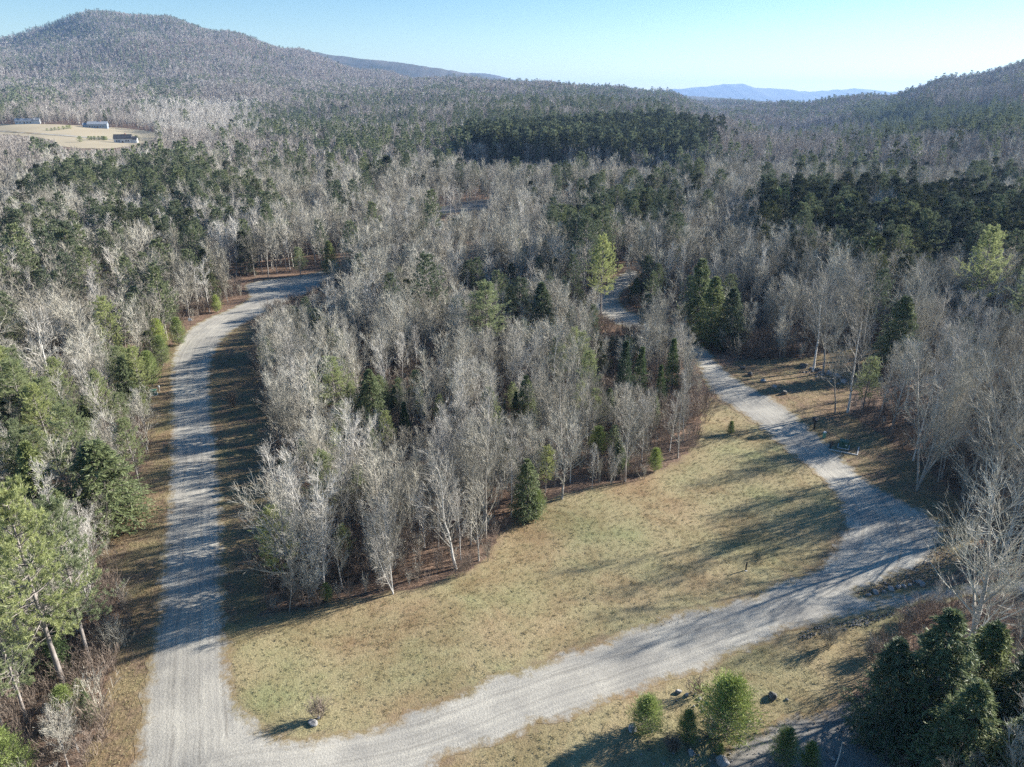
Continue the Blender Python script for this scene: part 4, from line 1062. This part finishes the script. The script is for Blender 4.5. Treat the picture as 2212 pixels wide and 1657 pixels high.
def box(acc, x0, x1, y0, y1, z0, z1, bev=0.):
    v = np.array([[x, y, z] for z in (z0, z1) for y in (y0, y1) for x in (x0, x1)], float)
    if bev: v[4:, 0] += np.where(v[4:, 0] > (x0+x1)/2, -bev, bev); v[4:, 1] += np.where(v[4:, 1] > (y0+y1)/2, -bev, bev)
    q = np.array([[0, 2, 3], [0, 3, 1], [4, 5, 7], [4, 7, 6], [0, 1, 5], [0, 5, 4], [2, 6, 7], [2, 7, 3], [0, 4, 6], [0, 6, 2], [1, 3, 7], [1, 7, 5]])
    acc.add((v, q)); return acc
def bpart(name, mat, parent, *boxes):
    A = Acc()
    for b2 in boxes: box(A, *b2)
    v, f = A.arr(); return link(name, mesh_from(name, v, f, [mat]), parent)
def empty(name, loc, rz, label, cat, group=None):
    e = bpy.data.objects.new(name, None); COL.objects.link(e); e.location = loc; e.rotation_euler = (0, 0, rz); e.empty_display_size = .3
    return tag(e, label, cat, group)
M['green'] = simple('green painted steel', (.03, .085, .06), (.05, .12, .085), 3, .5, .3)
M['lgreen'] = simple('pale green plastic', (.16, .36, .25), (.22, .45, .32), 3, .5, .3)
M['white'] = simple('white paint', (.72, .72, .70), (.82, .82, .80), 2, .6, .3)
M['conc'] = simple('concrete', (.40, .39, .37), (.52, .51, .49), 4, .9, .1)
M['black'] = simple('dark weathered wood', (.025, .022, .02), (.07, .06, .05), 5, .8, .2)
M['wood'] = simple('weathered brown wood', (.10, .075, .055), (.20, .155, .12), 5, .9, .1)
M['siding'] = simple('white siding', (.50, .51, .52), (.60, .61, .62), .6, .6, .2)
M['bsiding'] = simple('blue-grey siding', (.22, .27, .33), (.30, .35, .42), .6, .6, .2)
M['roofd'] = simple('dark shingles', (.035, .036, .04), (.08, .08, .085), 1.2, .8, .2)
M['roofl'] = simple('pale metal roofing', (.20, .22, .25), (.30, .32, .35), .6, .4, .4)
M['glass'] = simple('dark window glass', (.03, .035, .045), (.06, .07, .09), 1, .15, .6)
M['red'] = simple('brick chimney', (.22, .10, .07), (.32, .15, .11), 3)
def transformer(fx, fy, rz, label, mat='green', s=1.):
    p = G(fx, fy); e = empty('transformer_box', p, rz, label, 'utility box', 'green utility boxes'); e.scale = (s,)*3
    bpart('pad', M['conc'], e, (-.75, .75, -.7, .7, -.05, .12))
    bpart('cabinet', M[mat], e, (-.6, .6, -.5, .45, .12, .95))
    bpart('lid', M['green'], e, (-.64, .64, -.55, .48, .95, 1.06, .08))
    d_ = bpart('door', M[mat], e, (-.55, -.01, -.53, -.505, .18, .9), (.01, .55, -.53, -.505, .18, .9))
    bpart('handle', M['black'], d_, (-.06, -.03, -.57, -.531, .45, .65))
    bpart('label_plate', M['white'], e, (.2, .4, -.555, -.531, .5, .65))
    return e
transformer(1822, 966, -.5, 'dark green utility cabinet on a pad framed by pale timbers beside the right road')
transformer(332, 853, .5, 'green utility cabinet on the verge of the left road', s=.85)
p = G(1822, 968); e = empty('timber_frame', p, -.5, 'pale timber edging around the dark green cabinet', 'timber edging')
bpart('timber', M['conc'], e, (-1.7, 1.9, -1.5, -1.35, -.05, .12)); bpart('timber', M['conc'], e, (1.75, 1.9, -1.34, 1.3, -.05, .12)); bpart('timber', M['black'], e, (-1.7, -1.55, -1.34, 1.3, -.05, .12))
p = G(1780, 946); e = empty('cable_pedestal', p, .3, 'small pale green cable pedestal on bright grass near the cabinet', 'cable pedestal')
bpart('body', M['lgreen'], e, (-.17, .17, -.15, .15, -.1, .85, .02)); bpart('cap', M['white'], e, (-.19, .19, -.17, .17, .85, .98, .05)); bpart('marker', M['lgreen'], e, (-.19, -.171, -.05, .05, .3, .7))
def pole_parts(e, h_, r_, mat, name='post'):
    P = np.array([[[0, 0, -.3], [0, 0, h_*.5], [.01, 0, h_]]]); v, f = tubes(P, np.full((1, 3), r_), 8, np.random.default_rng(1)); 
    return link(name, mesh_from(name, v, f, [mat]), e)
p = G(1758, 928); e = empty('post_box', p, .4, 'dark hooded box on a post in the shade beside the right road', 'box on post')
bpart('post', M['black'], e, (-.08, .08, -.08, .08, -.2, 1.25)); bpart('box', M['black'], e, (-.3, .3, -.24, .24, 1.25, 1.75)); bpart('hood', M['roofd'], e, (-.4, .4, -.34, .34, 1.75, 1.9, .12)); bpart('notice', M['white'], e, (-.2, .15, -.26, -.241, 1.5, 1.56))
p = G(1611, 1232); e = empty('wooden_post', p, .1, 'short dark wooden post standing alone in the lawn', 'post')
bpart('post', M['black'], e, (-.05, .05, -.05, .05, -.2, .98)); bpart('footing', M['conc'], e, (-.12, .1, -.2, -.06, -.05, .05))
p = G(412, 702); e = empty('road_sign', p, .3, 'small white square sign on a post at the bend of the left road', 'sign')
bpart('post', M['wood'], e, (-.04, .04, -.04, .04, -.2, 1.5)); bpart('panel', M['white'], e, (-.35, .35, -.08, -.045, .9, 1.5))
p = G(318, 972); e = empty('marker_post', p, .1, 'thin white marker post at the left verge beyond the rounded hemlock', 'marker post')
bpart('post', M['white'], e, (-.05, .05, -.03, .03, -.2, .95)); bpart('cap', M['conc'], e, (-.07, .07, -.05, .05, .95, 1.0))
p = G(345, 846); e = empty('marker_post', p, .3, 'white-topped marker post beside the green cabinet on the left verge', 'marker post')
bpart('post', M['conc'], e, (-.05, .05, -.05, .05, -.2, .8)); bpart('cap', M['white'], e, (-.1, .1, -.1, .1, .8, 1.0))
p = G(170, 1625); e = empty('marker_post', p, .5, 'pale upright marker stake in the leaves of the lower left verge', 'marker post')
bpart('stake', M['white'], e, (-.06, .06, -.03, .03, .2, .95, .03)); bpart('foot', M['conc'], e, (-.035, .035, -.02, .02, -.2, .2))
# shrubs that stand alone
def shrub(fx, fy, h_, label, mat='rtwig', seed=0, nst=22):
    p = G(fx, fy); v, f = brush(300+seed, h_, nst); o = link('bare_shrub', mesh_from('bare_shrub', v, f, [M[mat]]), None, p, seed)
    return tag(o, label, 'shrub')
shrub(505, 880, 3.0, 'leafless rounded shrub in the shade of the left road shoulder', 'rtwig', 1, 34)
shrub(688, 1550, 2.0, 'dark thin leafless shrub behind the pinkish boulder on the lawn', 'rtwig', 2, 26)
shrub(1845, 800, 3.4, 'reddish leafless shrub behind the rusty pine', 'rtwig', 3, 40)
shrub(1960, 1345, 1.3, 'grey leafless shrub under the silvery tree by the driveway', 'twig', 4, 40)
shrub(1540, 1590, 1.5, 'leafless shrub at the foot of the large bushy pine', 'twig', 5, 26)
shrub(1450, 1625, 1.3, 'rusty low brush clump on the rocky island', 'rtwig', 6, 34)
shrub(250, 1405, 3.2, 'grey leafless shrub by the tall roadside pines', 'twig', 7, 34)
shrub(225, 1350, 3.4, 'brown leafless shrub behind the grey one at the left verge', 'rtwig', 8, 34)
shrub(1790, 1395, 2.2, 'thin grey shrub on the far side of the grass bank', 'twig', 9, 28)
shrub(1880, 1420, 1.7, 'broad grey shrub in front of the lower right hemlocks', 'twig', 10, 40)
shrub(1500, 1500, 1.6, 'thin red-stemmed shrub at the top of the rocky island', 'rtwig', 11, 18)
# slanted dead stem in the yard
p = G(1797, 1690); P = np.array([[[0, 0, -.2], [.05, .1, 1.2], [.16, .1, 2.5], [.2, .2, 3.6]]]); v, f = tubes(P, np.array([[.06, .05, .035, .015]]), 6, np.random.default_rng(3))
tag(link('dead_stem', mesh_from('dead_stem', v, f, [M['birch']]), None, p), 'thin white dead stem standing in the shaded gravel yard', 'dead stem')

# farmhouses on the hay field
def house(fx, fy, wid, dep_, hh, rh, rz, label, wall, roof, wins, chim=True, wing=None):
    p = G(fx, fy); e = empty('house', p, rz, label, 'house')
    x, y = wid/2, dep_/2
    def block(x0, x1, y0, y1, z1, rr_, nm=''):
        A = Acc(); box(A, x0, x1, y0, y1, -2, z1); xm = (y0+y1)/2
        A.add((np.array([[x0, y0, z1], [x0, y1, z1], [x0, xm, z1+rr_], [x1, y0, z1], [x1, y1, z1], [x1, xm, z1+rr_]], float), np.array([[0, 2, 1], [3, 4, 5]])))
        v, f = A.arr(); wl_ = link('wall', mesh_from('wall', v, f, [wall]), e)
        o_ = .5; t = .25; V = []
        for s_ in (0, t):
            V += [[x0-o_, y0-o_, z1-o_*rr_/(xm-y0)+.02+s_], [x1+o_, y0-o_, z1-o_*rr_/(xm-y0)+.02+s_], [x1+o_, xm, z1+rr_+.02+s_], [x0-o_, xm, z1+rr_+.02+s_], [x1+o_, y1+o_, z1-o_*rr_/(xm-y0)+.02+s_], [x0-o_, y1+o_, z1-o_*rr_/(xm-y0)+.02+s_]]
        F = [[0, 3, 2, 1], [3, 5, 4, 2], [6, 7, 8, 9], [9, 8, 10, 11], [0, 1, 7, 6], [4, 5, 11, 10], [1, 2, 8, 7], [2, 4, 10, 8], [3, 0, 6, 9], [5, 3, 9, 11]]
        return link('roof', mesh_from('roof', np.array(V), np.array(F), [roof]), e)
    rf = block(-x, x, -y, y, hh, rh)
    if chim: bpart('chimney', M['red'], rf, (x*.25, x*.25+.9, -.45, .45, hh+rh-.6, hh+rh+1.3))
    if wing:
        block(*wing)
    for wx, wz, ww, wh in wins:
        fr = bpart('window', M['white'], e, (wx-ww/2-.12, wx+ww/2+.12, -y-.1, -y-.01, wz-.12, wz+wh+.12)); bpart('pane', M['glass'], fr, (wx-ww/2, wx+ww/2, -y-.14, -y-.101, wz, wz+wh))
    d_ = bpart('door', M['wood'], e, (-.6, .6, -y-.12, -y-.01, 0, 2.2)); bpart('handle', M['black'], d_, (.35, .5, -y-.2, -y-.121, 1., 1.1))
    for s_ in (-1, 1):
        fr = bpart('window', M['white'], e, (s_*x if s_ > 0 else -x-.1, s_*x+.1 if s_ > 0 else -x, -1, 1, 1, 2.6)); bpart('pane', M['glass'], fr, (x+.101 if s_ > 0 else -x-.14, x+.14 if s_ > 0 else -x-.101, -.85, .85, 1.12, 2.48))
    return e
house(268, 309, 15, 8, 4.2, 3.4, .25, 'white farmhouse with steep dark roof nearest on the hay field', M['siding'], M['roofd'], [(-5, 1.2, 1.3, 1.5), (-3, 1.2, 1.3, 1.5), (3, 1.2, 1.3, 1.5), (5, 1.2, 1.3, 1.5)], True, (7.6, 12, -3, 3, 3.4, 2.2))
house(213, 277, 20, 9, 4.4, 2.6, .3, 'blue-grey house with pale roof against the birch stand', M['bsiding'], M['roofl'], [(-8, 1.2, 1.5, 1.5), (-5, 1.2, 1.5, 1.5), (-2.4, 1.2, 1.5, 1.5), (3, 1.2, 1.5, 1.5), (6, 1.2, 1.5, 1.5)], True, (-15, -10.1, -3.5, 3.5, 3.6, 2.0))
house(55, 268, 18, 8, 3.4, 2.2, .35, 'long low white house at the far left corner of the hay field', M['siding'], M['roofl'], [(-7, 1., 1.4, 1.3), (-4, 1., 1.4, 1.3), (3, 1., 1.4, 1.3), (6, 1., 1.4, 1.3)], False, (9.1, 15, -4, 4, 3.8, 2.6))
HED = [(100+q*9, 284-q*.9, 3.2) for q in range(7)]+[(235-q*6, 304-q*.1, 3.) for q in range(8)]+[(175, 308, 4.5), (285, 306, 6), (300, 305, 5)]
for q, (a_, b2, h_) in enumerate(HED):
    p = G(a_, b2); pos = 'in the dark hedge row in the middle of the hay field' if q < 7 else 'in the row of small evergreens left of the dark-roofed farmhouse' if q < 15 else ['standing alone at the left end of the evergreen row', 'against the gable of the dark-roofed farmhouse', 'right of the dark-roofed farmhouse'][q-15]
    V_, kn = q % 3, 'shrub_evergreen'
    d = KINDS['young_pine']; tm, cm, _ = PRO['young_pine', 1][V_]
    e = bpy.data.objects.new('evergreen_shrub', None); COL.objects.link(e); s = h_/4; p = p+Vector((math.sin(q*7)*1.5, math.cos(q*5)*2, 0)); e.location = p; s *= .8+.45*abs(math.sin(q*3.3)); e.scale = (s*2.1, s*2.1, s); e.rotation_euler = (0, 0, q)
    tag(e, 'small dark evergreen '+pos, 'evergreen shrub', 'evergreen shrubs '+pos if q < 15 else None)
    for nm, me in (('trunk', tm), ('crown', cm)):
        o = bpy.data.objects.new(nm, me); COL.objects.link(o); o.parent = e

# haze: a closed box of faint air
A = Acc(); box(A, -13000, 13000, -3000, 16000, -90, 420)
v, f = A.arr(); hz = link('haze', mesh_from('haze', v, f, []))
hm = bpy.data.materials.new('haze'); hm.use_nodes = True; nt = hm.node_tree; nt.nodes.remove(nt.nodes['Principled BSDF'])
pv = N(nt, 'ShaderNodeVolumePrincipled', Density=0.8e-4); pv.inputs['Color'].default_value = (.32, .52, .90, 1); pv.inputs['Anisotropy'].default_value = .2
nt.links.new(pv.outputs[0], nt.nodes['Material Output'].inputs['Volume']); hz.data.materials.append(hm); tag(hz, kind='stuff')
